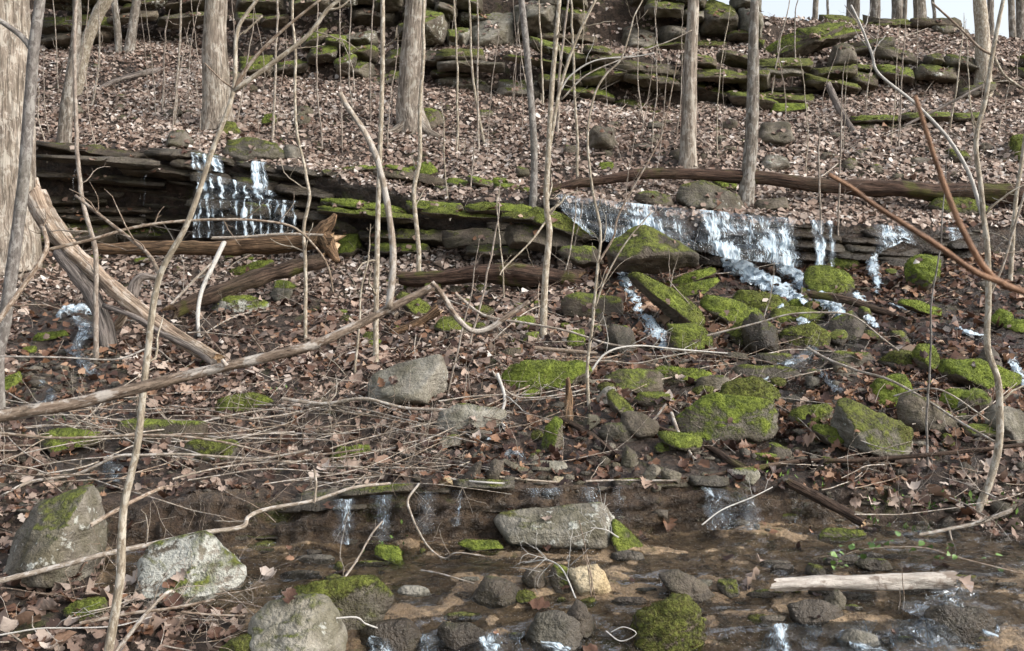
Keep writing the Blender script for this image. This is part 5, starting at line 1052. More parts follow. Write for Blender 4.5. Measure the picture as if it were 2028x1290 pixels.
# sticks
FB = [
 ([(-20,1156),(100,1126),(220,1095),(300,1078),(400,1056),(478,1044),(492,1024),(530,1008),(620,992),(700,966),(772,958)], 15, 6, 'twig', 'long pale crooked branch lying across the two lichened boulders', 4.85, 5.5, 4),
 ([(622,994),(626,960),(622,928)], 6, 4, 'twig', 'short upright spur on the pale crooked branch', 5.2, 5.2, 0),
 ([(180,1040),(250,1000),(300,975),(325,965)], 9, 7, 'bark_brown', 'brown stick leaning behind the crooked tan sapling', 5.0, 5.4, 1),
 ([(605,1190),(660,1165),(700,1120),(735,1060),(758,1032)], 6, 3, 'twig', 'curved twig rising from the olive mossy boulder', 4.6, 4.9, 2),
 ([(230,1290),(290,1215),(330,1175),(345,1172)], 9, 6, 'twig', 'forked grey stick among wet leaves by the lichen-splashed boulder', 4.35, 4.5, 3),
 ([(160,1235),(260,1215),(340,1205),(425,1188)], 8, 5, 'bark_brown', 'brown stick lying below the lichen-splashed boulder', 4.5, 4.6, 2),
 ([(360,1212),(420,1218),(485,1220)], 5, 4, 'bark_brown', 'straight brown stick ending at the rounded pale boulder', 4.45, 4.45, 0),
 ([(0,1258),(80,1245),(150,1244),(230,1240),(300,1222)], 3.5, 2.5, 'twig_white', 'thin white twig lying below the tilted grey boulder', 4.3, 4.5, 2),
 ([(655,1226),(705,1223),(725,1236),(760,1246),(800,1240)], 4, 3, 'twig_white', 'thin white twig crossing from the rounded boulder to the water', 4.4, 4.5, 0),
 ([(830,958),(808,990),(815,1020),(828,1050),(850,1085),(880,1106),(905,1095),(960,1102)], 5, 3, 'twig', 'thin crooked twig hanging down the ledge face into the pool', 5.5, 5.2, 4),
 ([(835,1130),(870,1136),(940,1156)], 4, 3, 'twig', 'straight pale twig lying in the pool', 5.0, 4.8, 0),
 ([(990,945),(1100,955),(1200,952),(1340,952)], 5, 4, 'twig', 'white-flecked stick lying along the ledge lip', 5.9, 6.0, 2),
 ([(870,940),(900,950),(950,955),(1000,958)], 5, 4, 'twig_white', 'pale stick near the cream pebble on the ledge lip', 5.8, 5.9, 1),
 ([(770,940),(830,935),(900,925),(930,915)], 4.5, 3, 'twig', 'pale stick among orange leaves above the ledge', 6.1, 6.3, 1),
 ([(1330,818),(1345,860),(1365,895),(1378,912)], 7, 6, 'twig', 'pale curved stick propped against the big moss-topped boulder', 6.9, 6.2, 1),
 ([(1820,1060),(1880,1048),(1940,1035),(2005,1010)], 7, 9, 'twig', 'pale stick with a prong lying on the pool bank under the curved sapling', 5.7, 5.7, 1),
 ([(1880,1050),(1885,1070),(1893,1088)], 4, 3, 'twig', 'prong hanging under the pale bank stick', 5.65, 5.6, 0),
 ([(1600,690),(1640,712),(1700,735),(1760,752),(1830,790),(1900,835),(1970,875)], 5.5, 5, 'twig', 'long pale twig running down across the moss cushions', 8.6, 6.6, 4),
 ([(1400,665),(1500,640),(1570,622),(1660,620),(1700,632),(1745,668),(1780,695)], 4, 3, 'twig', 'arched thin branch over the lower cascade', 9.0, 8.6, 4),
 ([(560,790),(640,800),(720,790),(800,808),(880,812),(1015,818)], 8, 6, 'twig', 'grey-green stick running to the flat grey slab', 7.6, 7.2, 4),
 ([(0,858),(120,868),(300,862),(420,872),(560,902),(640,900),(720,890)], 6, 4, 'bark_brown', 'long thin branch across the brush, drooping at its thin end', 6.6, 6.4, 6),
 ([(0,985),(60,955),(150,940),(230,905),(280,902),(360,900),(440,905),(520,908),(610,892)], 7, 5, 'twig', 'long arched branch over the brush above the tilted grey boulder', 6.2, 6.2, 6),
 ([(95,495),(180,475),(260,452),(340,440),(430,435),(510,437),(580,450),(625,490),(650,530),(660,580)], 7, 4, 'bark_brown', 'arched brown branch in front of the dark ledge recess', 7.2, 7.6, 5),
 ([(-10,645),(40,575),(90,500),(88,460),(82,448)], 11, 8, 'bark_brown', 'brown bent branch in front of the massive trunk', 6.8, 7.2, 4),
 ([(420,472),(480,470),(560,464),(640,466)], 7, 5, 'twig', 'pale straight stick resting on the rotting brown log', 11.6, 11.5, 1),
 ([(445,478),(420,530),(400,575),(392,620),(394,668)], 10, 7, 'twig_white', 'bleached crooked limb propped against the rotting brown log', 11.3, 10.6, 2),
 ([(340,602),(380,560),(420,520)], 6, 5, 'twig', 'thin stick crossing the bleached limb', 10.9, 11.1, 1),
 ([(340,715),(300,690),(230,712),(120,708),(0,706)], 4, 4, 'bark_smooth', 'dark thin branch over the leafy rivulet', 7.0, 6.0, 2),
 ([(905,585),(960,625),(1040,640),(1120,655),(1200,680),(1260,690)], 6, 4, 'twig', 'tan fallen stick below the red rotten log', 9.6, 8.9, 2),
 ([(985,740),(1000,790),(990,830),(1000,845)], 7, 5, 'twig_white', 'bleached knobbly stick at the end of the flat grey slab', 7.2, 6.9, 4),
 ([(975,735),(1010,780),(1060,788),(1130,778),(1160,770)], 4, 3, 'twig', 'thin curved twig beside the bright mossy boulder', 7.4, 7.5, 1),
 ([(1060,690),(1120,695),(1180,700)], 9, 8, 'bark_brown', 'grey bent stick above the bright mossy boulder', 8.6, 8.5, 1),
 ([(1120,720),(1200,715),(1260,720),(1330,705),(1420,690)], 4, 3, 'twig', 'thin twig lying over the mossy stones', 8.6, 8.6, 6),
 ([(1160,752),(1200,700),(1260,685),(1340,692),(1440,700)], 4.5, 3, 'twig_white', 'bleached branching twig above the dark olive slab', 8.2, 8.6, 8),
 ([(1320,800),(1290,835),(1270,826)], 5, 4, 'twig', 'short twig by the round grey-green stone', 7.1, 7.0, 0),
 ([(1770,785),(1830,770),(1880,780),(1960,835)], 4, 3, 'twig', 'thin twig across the long bare brown slab', 7.4, 7.0, 3),
 ([(1200,1250),(1230,1270),(1260,1255),(1235,1242),(1210,1252)], 2.5, 2, 'twig_white', 'tiny looped white twig in the cascade', 4.35, 4.35, 0),
 ([(1140,1185),(1115,1130),(1085,1110),(1040,1115)], 3.5, 2, 'twig_white', 'fine white branching twig hanging beside the cream stone', 4.65, 4.9, 6),
 ([(1225,1065),(1200,1050),(1170,1045)], 3.5, 2, 'twig_white', 'white twig spray against the broken end of the long slab', 5.2, 5.2, 5),
 ([(1390,1040),(1430,1010),(1490,985),(1530,965)], 3, 2, 'twig_white', 'white twig on the ledge face near the small curtain of water', 5.5, 5.7, 3),
]
for i, (pts, a, b_, mt, lab, Ya, Yb, tw) in enumerate(FB):
    log('fallen_branch', pts, min(a, 11.9), b_, mt, lab, 'branch', lift=0.03, knob=.08, sides=8, Ya=Ya, Yb=Yb, n=7, seed=100 + i, twigs=tw, L=.35)
# dead brush, many alike
rg = random.Random(9)
def brush(n, u0, u1, v0, v1, Lr, wr, label, group, mats=('twig', 'bark_brown', 'twig'), ang=0.35, lift=(0.03, 0.3)):
    for k in range(n):
        u, v = rg.uniform(u0, u1), rg.uniform(v0, v1); L = rg.uniform(*Lr); a = rg.gauss(0, ang) + rg.choice([0, 0, math.pi]); c = rg.uniform(-.5, .5)
        pts = [(u, v)]
        for j in range(5):
            a += c / 5 + rg.gauss(0, .12); pts.append((pts[-1][0] + L / 5 * math.cos(a), pts[-1][1] + L / 5 * math.sin(a) * .6))
        w_ = rg.uniform(*wr); mt = rg.choice(mats)
        lb = ' '.join([('long' if L > .62 * Lr[1] else 'short'), ('drooping' if c > .17 else 'rising' if c < -.17 else 'straight'), ('thick' if w_ > sum(wr) / 2 else 'fine'), ('brown' if mt == 'bark_brown' else 'pale'), label])
        if 'LM' in lb: lb = lb.replace('LM', lm(u, v))
        log('fallen_branch', pts, w_, w_ * .5, mt, lb, 'branch', lift=rg.uniform(*lift), knob=.06, sides=6, n=5, seed=int(u * 7 + v), twigs=rg.randint(3, 7), L=.45, group=group)
brush(66, -40, 620, 790, 960, (150, 420), (2, 4.5), 'dead branch tangled in the brush below the snag', 'dead brush below the snag')
brush(28, 600, 1020, 780, 950, (120, 320), (2, 4), 'dead branch on leaves beside the flat grey slab', 'dead twigs by the flat slab')
brush(24, 1080, 1500, 690, 800, (100, 280), (1.8, 3.5), 'dead branch spread over the mossy stones', 'dead twigs over the mossy stones')
brush(18, 0, 700, 430, 700, (100, 260), (2, 3.5), 'bare branch by the dark ledge and snag', 'thin branches near the snag', ang=.6)
brush(16, 0, 480, 1130, 1285, (80, 220), (2, 4), 'twig among wet leaves by the tilted grey boulder', 'twigs by the tilted grey boulder', lift=(.02, .08))
brush(26, 1100, 2028, 90, 330, (60, 200), (1.4, 2.6), 'fallen branch LM', 'fallen branches on the hillside', ('twig_far', 'twig'), .7)
brush(16, 1500, 2028, 820, 1030, (80, 240), (1.8, 3.4), 'fallen branch on the leafy bank by the curved sapling', 'twigs on the leafy bank', ang=.5)
brush(14, 600, 1200, 560, 700, (80, 220), (1.8, 3.4), 'fallen twig below the red rotten log', 'twigs below the rotten log', ang=.5)
brush(14, 1300, 1800, 520, 720, (80, 200), (1.6, 2.6), 'twig arching over the stream stones', 'twigs over the stream stones', ang=.7)

# ------------------------------------------------------------------ water
def sub_sheet(r0, r1, ua, ub, off):
    ri = np.where((rowpos >= r0) & (rowpos <= r1))[0]; ci = np.where((ucols >= ua) & (ucols <= ub))[0]
    A = GS[np.ix_(ri, ci)] + GN[np.ix_(ri, ci)] * off; return A, len(ri), len(ci)
def grid_faces(r, c):
    k = np.arange(r * c).reshape(r, c); return np.stack([k[:-1, :-1], k[:-1, 1:], k[1:, 1:], k[1:, :-1]], -1).reshape(-1, 4)
A, r_, c_ = sub_sheet(IDX['z4'] + .3, IDX['C'] + .06, 150, 2140, 0.03)
Vw = A.reshape(-1, 3); Vw[:, 2] += 0.018 * fbm(Vw * np.array((2.0, 6.5, 1)), 4) + 0.004 * fbm(Vw * np.array((9, 20, 6)), 3)
ph = Vw[:, 1] * 5.5 + 1.5 * fbm(Vw * np.array((1.6, 1.2, 0)) + 3, 3); fr_ = ph - np.floor(ph); k_ = np.clip((fr_ - .7) / .3, 0, 1); k_ = k_ * k_ * (3 - 2 * k_)
Vw[:, 2] += .026 * np.clip(.7 + .6 * fbm(Vw * np.array((1.3, 3, 0)) + 8, 2), .1, 1.2) * (k_ - fr_)      # low riffles across the flow
pu, pv = project(Vw); keep = in_poly(pu + 14 * fbm(Vw * 2, 2), pv, [(200, 1030), (330, 1000), (900, 1000), (1540, 1000), (1700, 1015), (1980, 1050), (2300, 1120), (2300, 1500), (420, 1500), (620, 1270), (500, 1200), (230, 1200)])
fw = grid_faces(r_, c_); fw = fw[keep[fw].all(1)]
tag(link('stream_water', mesh_np('stream_water', Vw, [fw]), M['water']), 'shallow clear brown stream water sliding over bedrock', None, None, 'structure')
A, r_, c_ = sub_sheet(IDX['E'] + .1, IDX['H'] + .9, 1150, 2060, 0.012)
Vw = A.reshape(-1, 3); pu, pv = project(Vw)
keep = in_poly(pu, pv, [(1560, 560), (1640, 600), (1960, 650), (2050, 760), (1960, 760), (1720, 690), (1640, 720), (1600, 900), (1500, 940), (1560, 760), (1440, 700), (1560, 660)])
fw = grid_faces(r_, c_); fw = fw[keep[fw].all(1)]
tag(link('side_water', mesh_np('side_water', Vw, [fw]), M['water']), 'thin film of water running over stones below the falls', None, None, 'structure')

def curtain(name, label, crest, foot, flows, nu=160, nw=46, steps=5, seed=1.0, out=0.08, fallback=0.3, edge_px=14):
    """crest/foot: px lists with Y; flows: (u centre, half width px, strength)"""
    cu = np.array([c[0] for c in crest]); ua, ub = cu.min(), cu.max()
    us = np.linspace(ua, ub, nu); V = []; fu = []; fwv = []; fl = []
    rg = np.random.default_rng(int(seed * 10))
    jit = fbm(np.stack([us / 26.0, us * 0 + seed * 3, us * 0], 1), 3)
    UU, TT = np.meshgrid(us / 14.0, np.linspace(0, 1, nw), indexing='ij')
    wob = .035 * fbm(np.stack([UU.ravel() * .8, TT.ravel() * 3, UU.ravel() * 0 + seed], 1), 3).reshape(nu, nw)
    gate = (1 + .75 * fbm(np.stack([UU.ravel() * .7 + 9, TT.ravel() * 4.5, UU.ravel() * 0 + seed], 1), 3)).reshape(nu, nw)
    for iu, u in enumerate(us):
        vc = np.interp(u, cu, [c[1] for c in crest]); Yc = np.interp(u, cu, [c[2] for c in crest])
        fu_ = [f[0] for f in foot]; vf = np.interp(u, fu_, [f[1] for f in foot]); Yf = np.interp(u, fu_, [f[2] for f in foot]); du = np.interp(u, fu_, [f[3] for f in foot])
        a, b_ = at(u, vc, Yc), at(u + du, vf, Yf)
        rag = float(jit[iu]); vc += 3.5 * rag; vf += 8 * float(jit[(iu * 7 + 3) % nu]); du += 5 * rag
        strength = fallback - .5 * max(0, 1 - min(u - ua, ub - u) / (edge_px + 1e-6)) ** 1.5 + sum(s * math.exp(-((u - c) / hw) ** 2) for c, hw, s in flows)
        for j in range(nw):
            t = j / (nw - 1)
            tj = t + .10 * float(jit[iu]) * t * (1 - t) * 4; s = (tj * steps) % 1.0; k = math.floor(tj * steps)
            hz = .55 * t + .45 * min(1, (k + min(1, s * 2.6)) / steps); vz = .6 * t + .4 * ((k + max(0, (s - .2) / .8)) / steps if t < 1 else 1)
            p = a + (b_ - a) * np.array((t, hz, vz)); p[0] += wob[iu, j]; V.append(p); fu.append(u / 150.0); fwv.append(t * (vf - vc) / 150.0); fl.append(strength * float(gate[iu, j]))
    V = np.array(V); fl = np.array(fl)
    V[:, 1] -= out + 0.03 * fl * (1 + fbm(np.stack([np.array(fu) * 22, np.array(fwv) * 3, np.full(len(fu), seed)], 1), 3)) + .012 * fbm(V * np.array((30, 30, 12)), 2)
    me = mesh_np(name, V, [grid_faces(nu, nw)]); add_attr(me, 'fu', fu); add_attr(me, 'fw', fwv); add_attr(me, 'flow', fl); add_attr(me, 'seed', np.full(len(V), seed))
    return tag(link(name, me, M['foam']), label, None, None, 'structure')
curtain('waterfall', 'wide white waterfall streaming down the stepped ledge', [(1092, 384, 12.9), (1150, 392, 12.75), (1250, 404, 12.6), (1330, 412, 12.5), (1420, 420, 12.4), (1500, 428, 12.35), (1590, 436, 12.3)],
        [(1092, 408, 12.6, 8), (1150, 470, 12.35, 20), (1200, 482, 12.2, 10), (1300, 480, 12.1, 16), (1420, 512, 11.95, 16), (1560, 528, 11.85, 12), (1590, 530, 11.85, 8)],
        [(1130, 40, .6), (1205, 26, .45), (1250, 24, .75), (1285, 22, .7), (1330, 20, .5), (1395, 20, .85), (1430, 24, .7), (1475, 18, .55), (1510, 16, .85), (1545, 14, .75)], 300, 64, 3, 1.0, .16, .04)
curtain('waterfall', 'thin separate streams falling over the ledge beside the wide waterfall', [(1592, 436, 12.3), (1650, 440, 12.35), (1700, 444, 12.35), (1760, 448, 12.35), (1900, 452, 12.4)],
        [(1592, 528, 11.9, 5), (1640, 528, 11.9, 4), (1700, 520, 11.95, 4), (1750, 478, 12.1, 22), (1800, 490, 12.1, 14), (1900, 470, 12.2, 5)],
        [(1603, 8, 1.0), (1615, 5, .7), (1632, 5, .7), (1740, 16, .9), (1768, 14, .85), (1868, 8, .9), (1885, 6, .7)], 200, 46, 3, 2.0, .18, -.02)
TF = 'threaded waterfall breaking in fine white threads over stepped dark ledges: '
curtain('waterfall', TF + 'its top spill', [(380, 304, 14.0), (415, 307, 14.0), (450, 313, 13.98)], [(380, 338, 13.9, 2), (415, 338, 13.9, 3), (450, 346, 13.86, 8)],
        [(388, 5, .75), (399, 3, .6), (412, 3, .6), (428, 4, .8), (438, 5, .7)], 110, 30, 2, 3.0, .12, .26)
curtain('waterfall', TF + 'its single side column', [(498, 320, 13.92), (536, 324, 13.9)], [(490, 384, 13.7, 0), (545, 388, 13.7, 6)], [(508, 5, .8), (516, 6, .7), (527, 5, .7)], 80, 34, 3, 3.3, .12, .2)
curtain('waterfall', TF + 'its slanting middle tier', [(392, 339, 13.86), (440, 350, 13.8), (500, 366, 13.75), (560, 386, 13.7)], [(392, 394, 13.74, 2), (440, 396, 13.7, 2), (500, 394, 13.66, 2), (570, 402, 13.6, 4)],
        [(398, 5, .7), (412, 4, .65), (425, 3, .6), (445, 5, .7), (470, 4, .5), (492, 4, .6), (515, 6, .7), (540, 5, .6)], 190, 34, 2, 3.6, .14, .26)
curtain('waterfall', TF + 'its long bottom drips', [(388, 396, 13.72), (450, 397, 13.66), (520, 395, 13.6), (604, 400, 13.52)], [(388, 472, 13.66, 0), (450, 470, 13.6, 0), (520, 468, 13.54, 0), (604, 462, 13.46, -8)],
        [(394, 4, .7), (403, 3, .55), (418, 3, .7), (428, 2.5, .5), (448, 2.5, .5), (474, 3, .5), (492, 4, .8), (505, 3, .6), (521, 2.5, .55), (540, 4, .65), (554, 3.5, .75), (567, 4, .9), (590, 3, .6)], 230, 40, 1, 3.9, .14, .2)
curtain('water_thread', 'single thin dripping thread of water in the dark recess behind the thin grey stem', [(146, 332, 14.0), (158, 334, 14.0)], [(146, 430, 13.95, 0), (158, 432, 13.95, 0)], [(152, 3, .8)], 12, 30, 1, 4.0, .05, -.3)
curtain('water_thread', 'fine drips hanging from the middle of the dark recessed ledge', [(272, 345, 13.95), (310, 350, 13.95)], [(272, 420, 13.9, 0), (310, 395, 13.9, 0)], [(282, 2, .6), (290, 2, .7), (301, 2, .55)], 30, 24, 1, 5.0, .05, -.35)
curtain('ledge_curtain', 'thin sheet of water veiling the ledge face behind the long grey slab', [(1000, 960, 5.78), (1130, 958, 5.80), (1270, 956, 5.86)], [(1000, 1030, 5.70, 0), (1130, 1030, 5.72, 0), (1270, 1050, 5.74, 0)],
        [(1060, 24, .4), (1090, 20, .45), (1165, 18, .45), (1225, 14, .3)], 120, 30, 2, 6.0, .08, -.05)
curtain('ledge_curtain', 'veil of water fanning down the rounded end of the front ledge', [(1378, 955, 5.85), (1450, 965, 5.9), (1520, 985, 5.92)], [(1378, 1040, 5.6, 6), (1450, 1040, 5.62, 10), (1520, 1040, 5.65, 14)],
        [(1390, 10, .5), (1420, 26, .4), (1470, 20, .4)], 110, 30, 2, 7.0, .09, -.08)
curtain('ledge_curtain', 'short spill of water beside the leaning dark log', [(1556, 975, 6.0), (1590, 985, 6.0)], [(1556, 1030, 5.78, 14), (1590, 1032, 5.78, 10)], [(1562, 8, .55), (1580, 6, .4)], 30, 26, 2, 8.0, .05, -.1)
curtain('ledge_curtain', 'faint wet veil on the front ledge face near the hanging twig', [(640, 985, 5.62), (800, 968, 5.64), (920, 964, 5.66)], [(640, 1070, 5.4, 0), (800, 1060, 5.46, 0), (920, 1030, 5.5, 0)], [(690, 16, .5), (760, 16, .45), (850, 14, .3), (915, 14, .5)], 160, 30, 2, 9.0, .08, .02)

curtain('bottom_cascade', 'glassy cascade sliding over the bedrock below the pale log', [(1440, 1226, 4.64), (1650, 1222, 4.66), (1850, 1214, 4.70), (2060, 1210, 4.72)], [(1440, 1330, 4.3, -10), (1650, 1330, 4.3, -14), (1850, 1330, 4.3, -18), (2060, 1330, 4.3, -20)],
        [(1540, 22, .55), (1600, 18, .3), (1700, 34, .35), (1780, 20, .25), (1850, 34, .4), (1930, 40, .4)], 240, 50, 3, 10.0, .05, .12, 90)
curtain('bottom_cascade', 'broken cascade spilling between the dark boulders under the brown wet rock', [(700, 1246, 4.53), (860, 1244, 4.55), (1060, 1240, 4.56)], [(700, 1330, 4.3, 0), (860, 1330, 4.3, 0), (1060, 1330, 4.3, 0)],
        [(745, 20, .6), (850, 18, .45), (975, 26, .65), (1030, 16, .4)], 160, 40, 3, 11.0, .05, .08, 60)

def rivulet(name, label, pts, wpx, flow=0.6, Ya=None, Yb=None, lift=0.03, seed=1.0, n=12, nb=9):
    P = catmull(ground_path(pts, lift, Ya, Yb), n); m = len(P)
    T = np.gradient(P, axis=0); T /= np.linalg.norm(T, axis=1, keepdims=True)
    S = np.cross(T, np.array((0, -0.5, 0.85))); S /= np.linalg.norm(S, axis=1, keepdims=True)
    wv = 1.25 * np.interp(np.linspace(0, 1, m), np.linspace(0, 1, len(wpx)), wpx) / 2 * P[:, 1] / F
    wv = wv * (1 + .35 * vnoise(np.stack([np.arange(m) * .35, np.full(m, seed), np.zeros(m)], 1)))
    tt = np.linspace(-1, 1, nb)
    V = P[:, None] + S[:, None] * (wv[:, None] * tt[None])[..., None]
    bul = (1 - tt ** 2)[None] * wv[:, None] * .35
    V[:, :, 2] += bul; V[:, :, 1] -= bul * .5
    V = V.reshape(-1, 3); V += .42 * wv.mean() * np.stack([fbm(V * 22 + k * 9, 3) for k in range(3)], 1)
    L = np.concatenate([[0], np.cumsum(np.linalg.norm(np.diff(P, axis=0), axis=1))])
    me = mesh_np(name, V, [grid_faces(m, nb)])
    add_attr(me, 'fu', (tt[None] * wv[:, None]).ravel() * 1.2 + seed); add_attr(me, 'fw', np.repeat(L * 1.2, nb)); add_attr(me, 'seed', np.full(len(V), seed))
    add_attr(me, 'flow', ((flow + .18) * 1.15 * (1 - .6 * tt ** 2)[None] * np.ones((m, 1)) + .25 * vnoise(np.stack([np.arange(m) * .5, np.full(m, seed + 3), np.zeros(m)], 1))[:, None]).ravel())
    return tag(link(name, me, M['foam']), label, None, None, 'structure')
RV = [
 ([(1425, 512), (1460, 528), (1500, 552), (1545, 575), (1570, 592), (1600, 600)], [24, 42, 46, 42, 34, 18], 1.0, 'white chute of water below the wide waterfall'),
 ([(1545, 512), (1560, 535), (1590, 560), (1612, 585), (1640, 604), (1660, 618), (1668, 630)], [20, 32, 38, 42, 36, 28, 14], 1.0, 'foaming stream beside the boulder that splits the water'),
 ([(1583, 622), (1596, 645), (1610, 666), (1628, 684)], [14, 22, 26, 18], .95, 'short lower cascade into the wet run'),
 ([(1232, 540), (1240, 565), (1262, 605), (1285, 640), (1300, 665), (1312, 692)], [18, 24, 18, 30, 34, 20], .75, 'narrow chute under the leaning mossy slab'),
 ([(1728, 500), (1728, 530), (1738, 555), (1735, 585)], [14, 18, 16, 10], .62, 'small side fall by the fallen leaves'),
 ([(1688, 575), (1700, 590), (1712, 596)], [14, 18, 10], .85, 'small white spill beside the splitting boulder'),
 ([(1716, 628), (1730, 640), (1738, 648)], [16, 18, 8], .85, 'white spill under the mossy log'),
 ([(1760, 602), (1800, 614), (1842, 624)], [8, 12, 8], .6, 'glinting water behind the narrow mossy stone'),
 ([(1896, 648), (1920, 660), (1950, 664)], [10, 16, 8], .75, 'white glint by the curved tan sapling'),
 ([(1992, 690), (2005, 715), (2020, 745), (2034, 770)], [12, 20, 22, 14], .6, 'rivulet running off through the mossy bank'),
 ([(1640, 606), (1665, 622), (1672, 640), (1690, 655)], [20, 22, 18, 12], .8, 'white run between the two small mossy stream stones'),
 ([(1530, 585), (1548, 612), (1560, 640)], [14, 18, 14], .7, 'side trickle off the white chute'),
 ([(1610, 690), (1580, 715), (1540, 735), (1500, 760)], [20, 26, 28, 20], .35, 'shallow glints of water through the upper wet run'),
 ([(1600, 730), (1640, 750), (1660, 780)], [20, 24, 18], .3, 'thin water among the small stones of the run'),
 ([(112, 632), (130, 616), (160, 612), (188, 618)], [18, 26, 24, 14], .75, 'foamy head of the leafy rivulet'),
 ([(150, 630), (172, 655), (150, 690), (165, 720), (185, 748)], [14, 26, 22, 26, 16], .38, 'rivulet trickling through wet leaves'),
 ([(80, 760), (100, 790), (60, 810)], [16, 22, 14], .3, 'faint trickle by the smooth grey sapling'),
 ([(1000, 905), (1020, 900), (1034, 910)], [16, 22, 12], .5, 'small spill above the ledge'),
 ([(962, 850), (972, 862), (968, 872)], [8, 12, 8], .55, 'drip of water beside the flat grey slab'),
 ([(1535, 1238), (1545, 1262), (1552, 1292)], [12, 26, 22], .55, 'white splash in the bottom cascade'),
 ([(1075, 1276), (1100, 1282), (1130, 1290)], [16, 26, 20], .5, 'white spill by the blue-grey slab'),
 ([(955, 1262), (968, 1278), (985, 1296)], [14, 24, 20], .55, 'white spill at the foot of the dark wet boulder'),
 ([(735, 1262), (760, 1280), (775, 1300)], [12, 26, 20], .45, 'white spill beside the olive boulder'),
 ([(1680, 1276), (1720, 1286), (1760, 1296)], [16, 24, 18], .5, 'froth in the bottom cascade below the pale log'),
 ([(1905, 1170), (1880, 1200), (1850, 1250), (1840, 1296)], [60, 70, 80, 90], .05, 'glassy slide of water past the end of the pale log'),
 ([(1940, 1245), (1960, 1256), (1980, 1262)], [8, 16, 8], .6, 'white fleck where the slide meets a hump'),
 ([(210, 905), (222, 930), (230, 960)], [20, 26, 18], .3, 'small veil of water under the brush'),
]
for i, (pts, wpx, fl_, lab) in enumerate(RV): rivulet('rivulet', lab, pts, wpx, fl_, seed=20.0 + i * 1.7, lift=.06)

# ------------------------------------------------------------------ dead leaves
def leaf_template(near):
    if near: s = np.array((0, .14, .3, .42, .58, .72, .88, 1.0)); wd = np.array((.02, .20, .36, .20, .44, .24, .26, .02))
    else: s = np.array((0, .55, 1.0)); wd = np.array((.12, .42, .10))
    t = np.array((-1, 0, 1.0)) if near else np.array((-1, 1.0)); S, T = np.meshgrid(s, t, indexing='ij'); Wd = np.repeat(wd[:, None], len(t), 1)
    return S.ravel(), (T * Wd).ravel(), grid_faces(len(s), len(t))
def make_leaves(P, N, size, near, rg, rnd, wetv):
    S, T, fc = leaf_template(near); n, m = len(P), len(S)
    yaw = rg.uniform(0, 2 * math.pi, n); curl = rg.normal(.2, .65, n); fold = rg.normal(.2, .4, n)
    x = (S[None] - .5) * np.ones((n, 1)); y = T[None] * np.ones((n, 1)); sh = rg.uniform(.75, 1.25, n)[:, None]; y = y * sh
    z = curl[:, None] * (x ** 2) * 1.5 + fold[:, None] * np.abs(y) * .9 + rg.normal(0, .05, (n, m))
    L = np.stack([x, y, z], -1) * size[:, None, None]
    tl = rg.normal(0, .5, (n, 3)); up = N + tl * .45; up /= np.linalg.norm(up, axis=1, keepdims=True)
    hx = np.stack([np.cos(yaw), np.sin(yaw), 0 * yaw], 1); hx -= up * (hx * up).sum(1, keepdims=True); hx /= np.linalg.norm(hx, axis=1, keepdims=True); hy = np.cross(up, hx)
    V = P[:, None] + L[..., :1] * hx[:, None] + L[..., 1:2] * hy[:, None] + L[..., 2:] * up[:, None]
    fcs = (fc[None] + (np.arange(n) * m)[:, None, None]).reshape(-1, 4)
    return V.reshape(-1, 3), fcs, np.repeat(rnd, m), np.repeat(wetv, m)
tri_c = Gd[gf]; fa = np.linalg.norm(np.cross(tri_c[:, 2] - tri_c[:, 0], tri_c[:, 3] - tri_c[:, 1]), axis=1) / 2
fn = np.cross(tri_c[:, 2] - tri_c[:, 0], tri_c[:, 3] - tri_c[:, 1]); fn /= np.maximum(np.linalg.norm(fn, axis=1, keepdims=True), 1e-9)
fcn = tri_c.mean(1); fu_, fv_ = project(fcn)
ok = (fcn[:, 1] > 2.5) & (fcn[:, 1] < 26) & (fu_ > -420) & (fu_ < 2450)
big = fbm(fcn * 0.9 + 40, 3)
dens = np.where(fv_ < 480, 760.0, 620.0) * np.where(fcn[:, 1] < 11.8, np.clip(.85 + .6 * big, .25, 1.3), np.clip(.9 + .55 * big + .35 * fbm(fcn * 3.1, 2), .12, 1.4))
dens *= np.clip((np.abs(fn[:, 2]) - .25) * 2.2, .04, 1)
st = in_poly(fu_, fv_, STREAM); dens = np.where(st, dens * np.clip(.85 + .5 * big, .4, 1.2), dens)
ls = in_poly(fu_, fv_, LSTREAM); dens = np.where(ls, dens * .35, dens)
pl_ = in_poly(fu_, fv_, POOL) & (fcn[:, 1] < 6.6); dens = np.where(pl_, dens * np.where(rp[gf[:, 0]] > IDX['D'] - .05, .5, .03), dens)
rpf = rp[gf[:, 0]]; dens = np.where((rpf > IDX['I']) & (rpf < IDX['J'] - .1), dens * .08, dens)
dens = np.where((fu_ < -60) | (fu_ > 2090), dens * .55, dens)
dens = np.where((rpf > IDX['q0']) | (rpf < IDX['A'] - .5), dens * .25, dens)
wts = np.where(ok, fa * dens, 0); N_ = int(wts.sum()); print('leaves', N_)
N_ = min(N_, 178000)
ix = RNG.choice(len(gf), N_, p=wts / wts.sum())
q = tri_c[ix]; a, b_ = RNG.random(N_)[:, None], RNG.random(N_)[:, None]
Pl = (q[:, 0] * (1 - a) + q[:, 1] * a) * (1 - b_) + (q[:, 3] * (1 - a) + q[:, 2] * a) * b_
Nl = fn[ix] * np.sign(fn[ix][:, 2:3] + 1e-6)
Pl = Pl + Nl * RNG.uniform(.002, .04, N_)[:, None]
rnd = np.clip(RNG.normal(.56, .25, N_) + .14 * big[ix] - .03 * (fcn[ix][:, 1] < 11.8), 0, 1)
rnd = np.where(fcn[ix][:, 1] < 8.6, np.minimum(rnd, .88), rnd)
near_zone = fcn[ix][:, 1] < 11.8
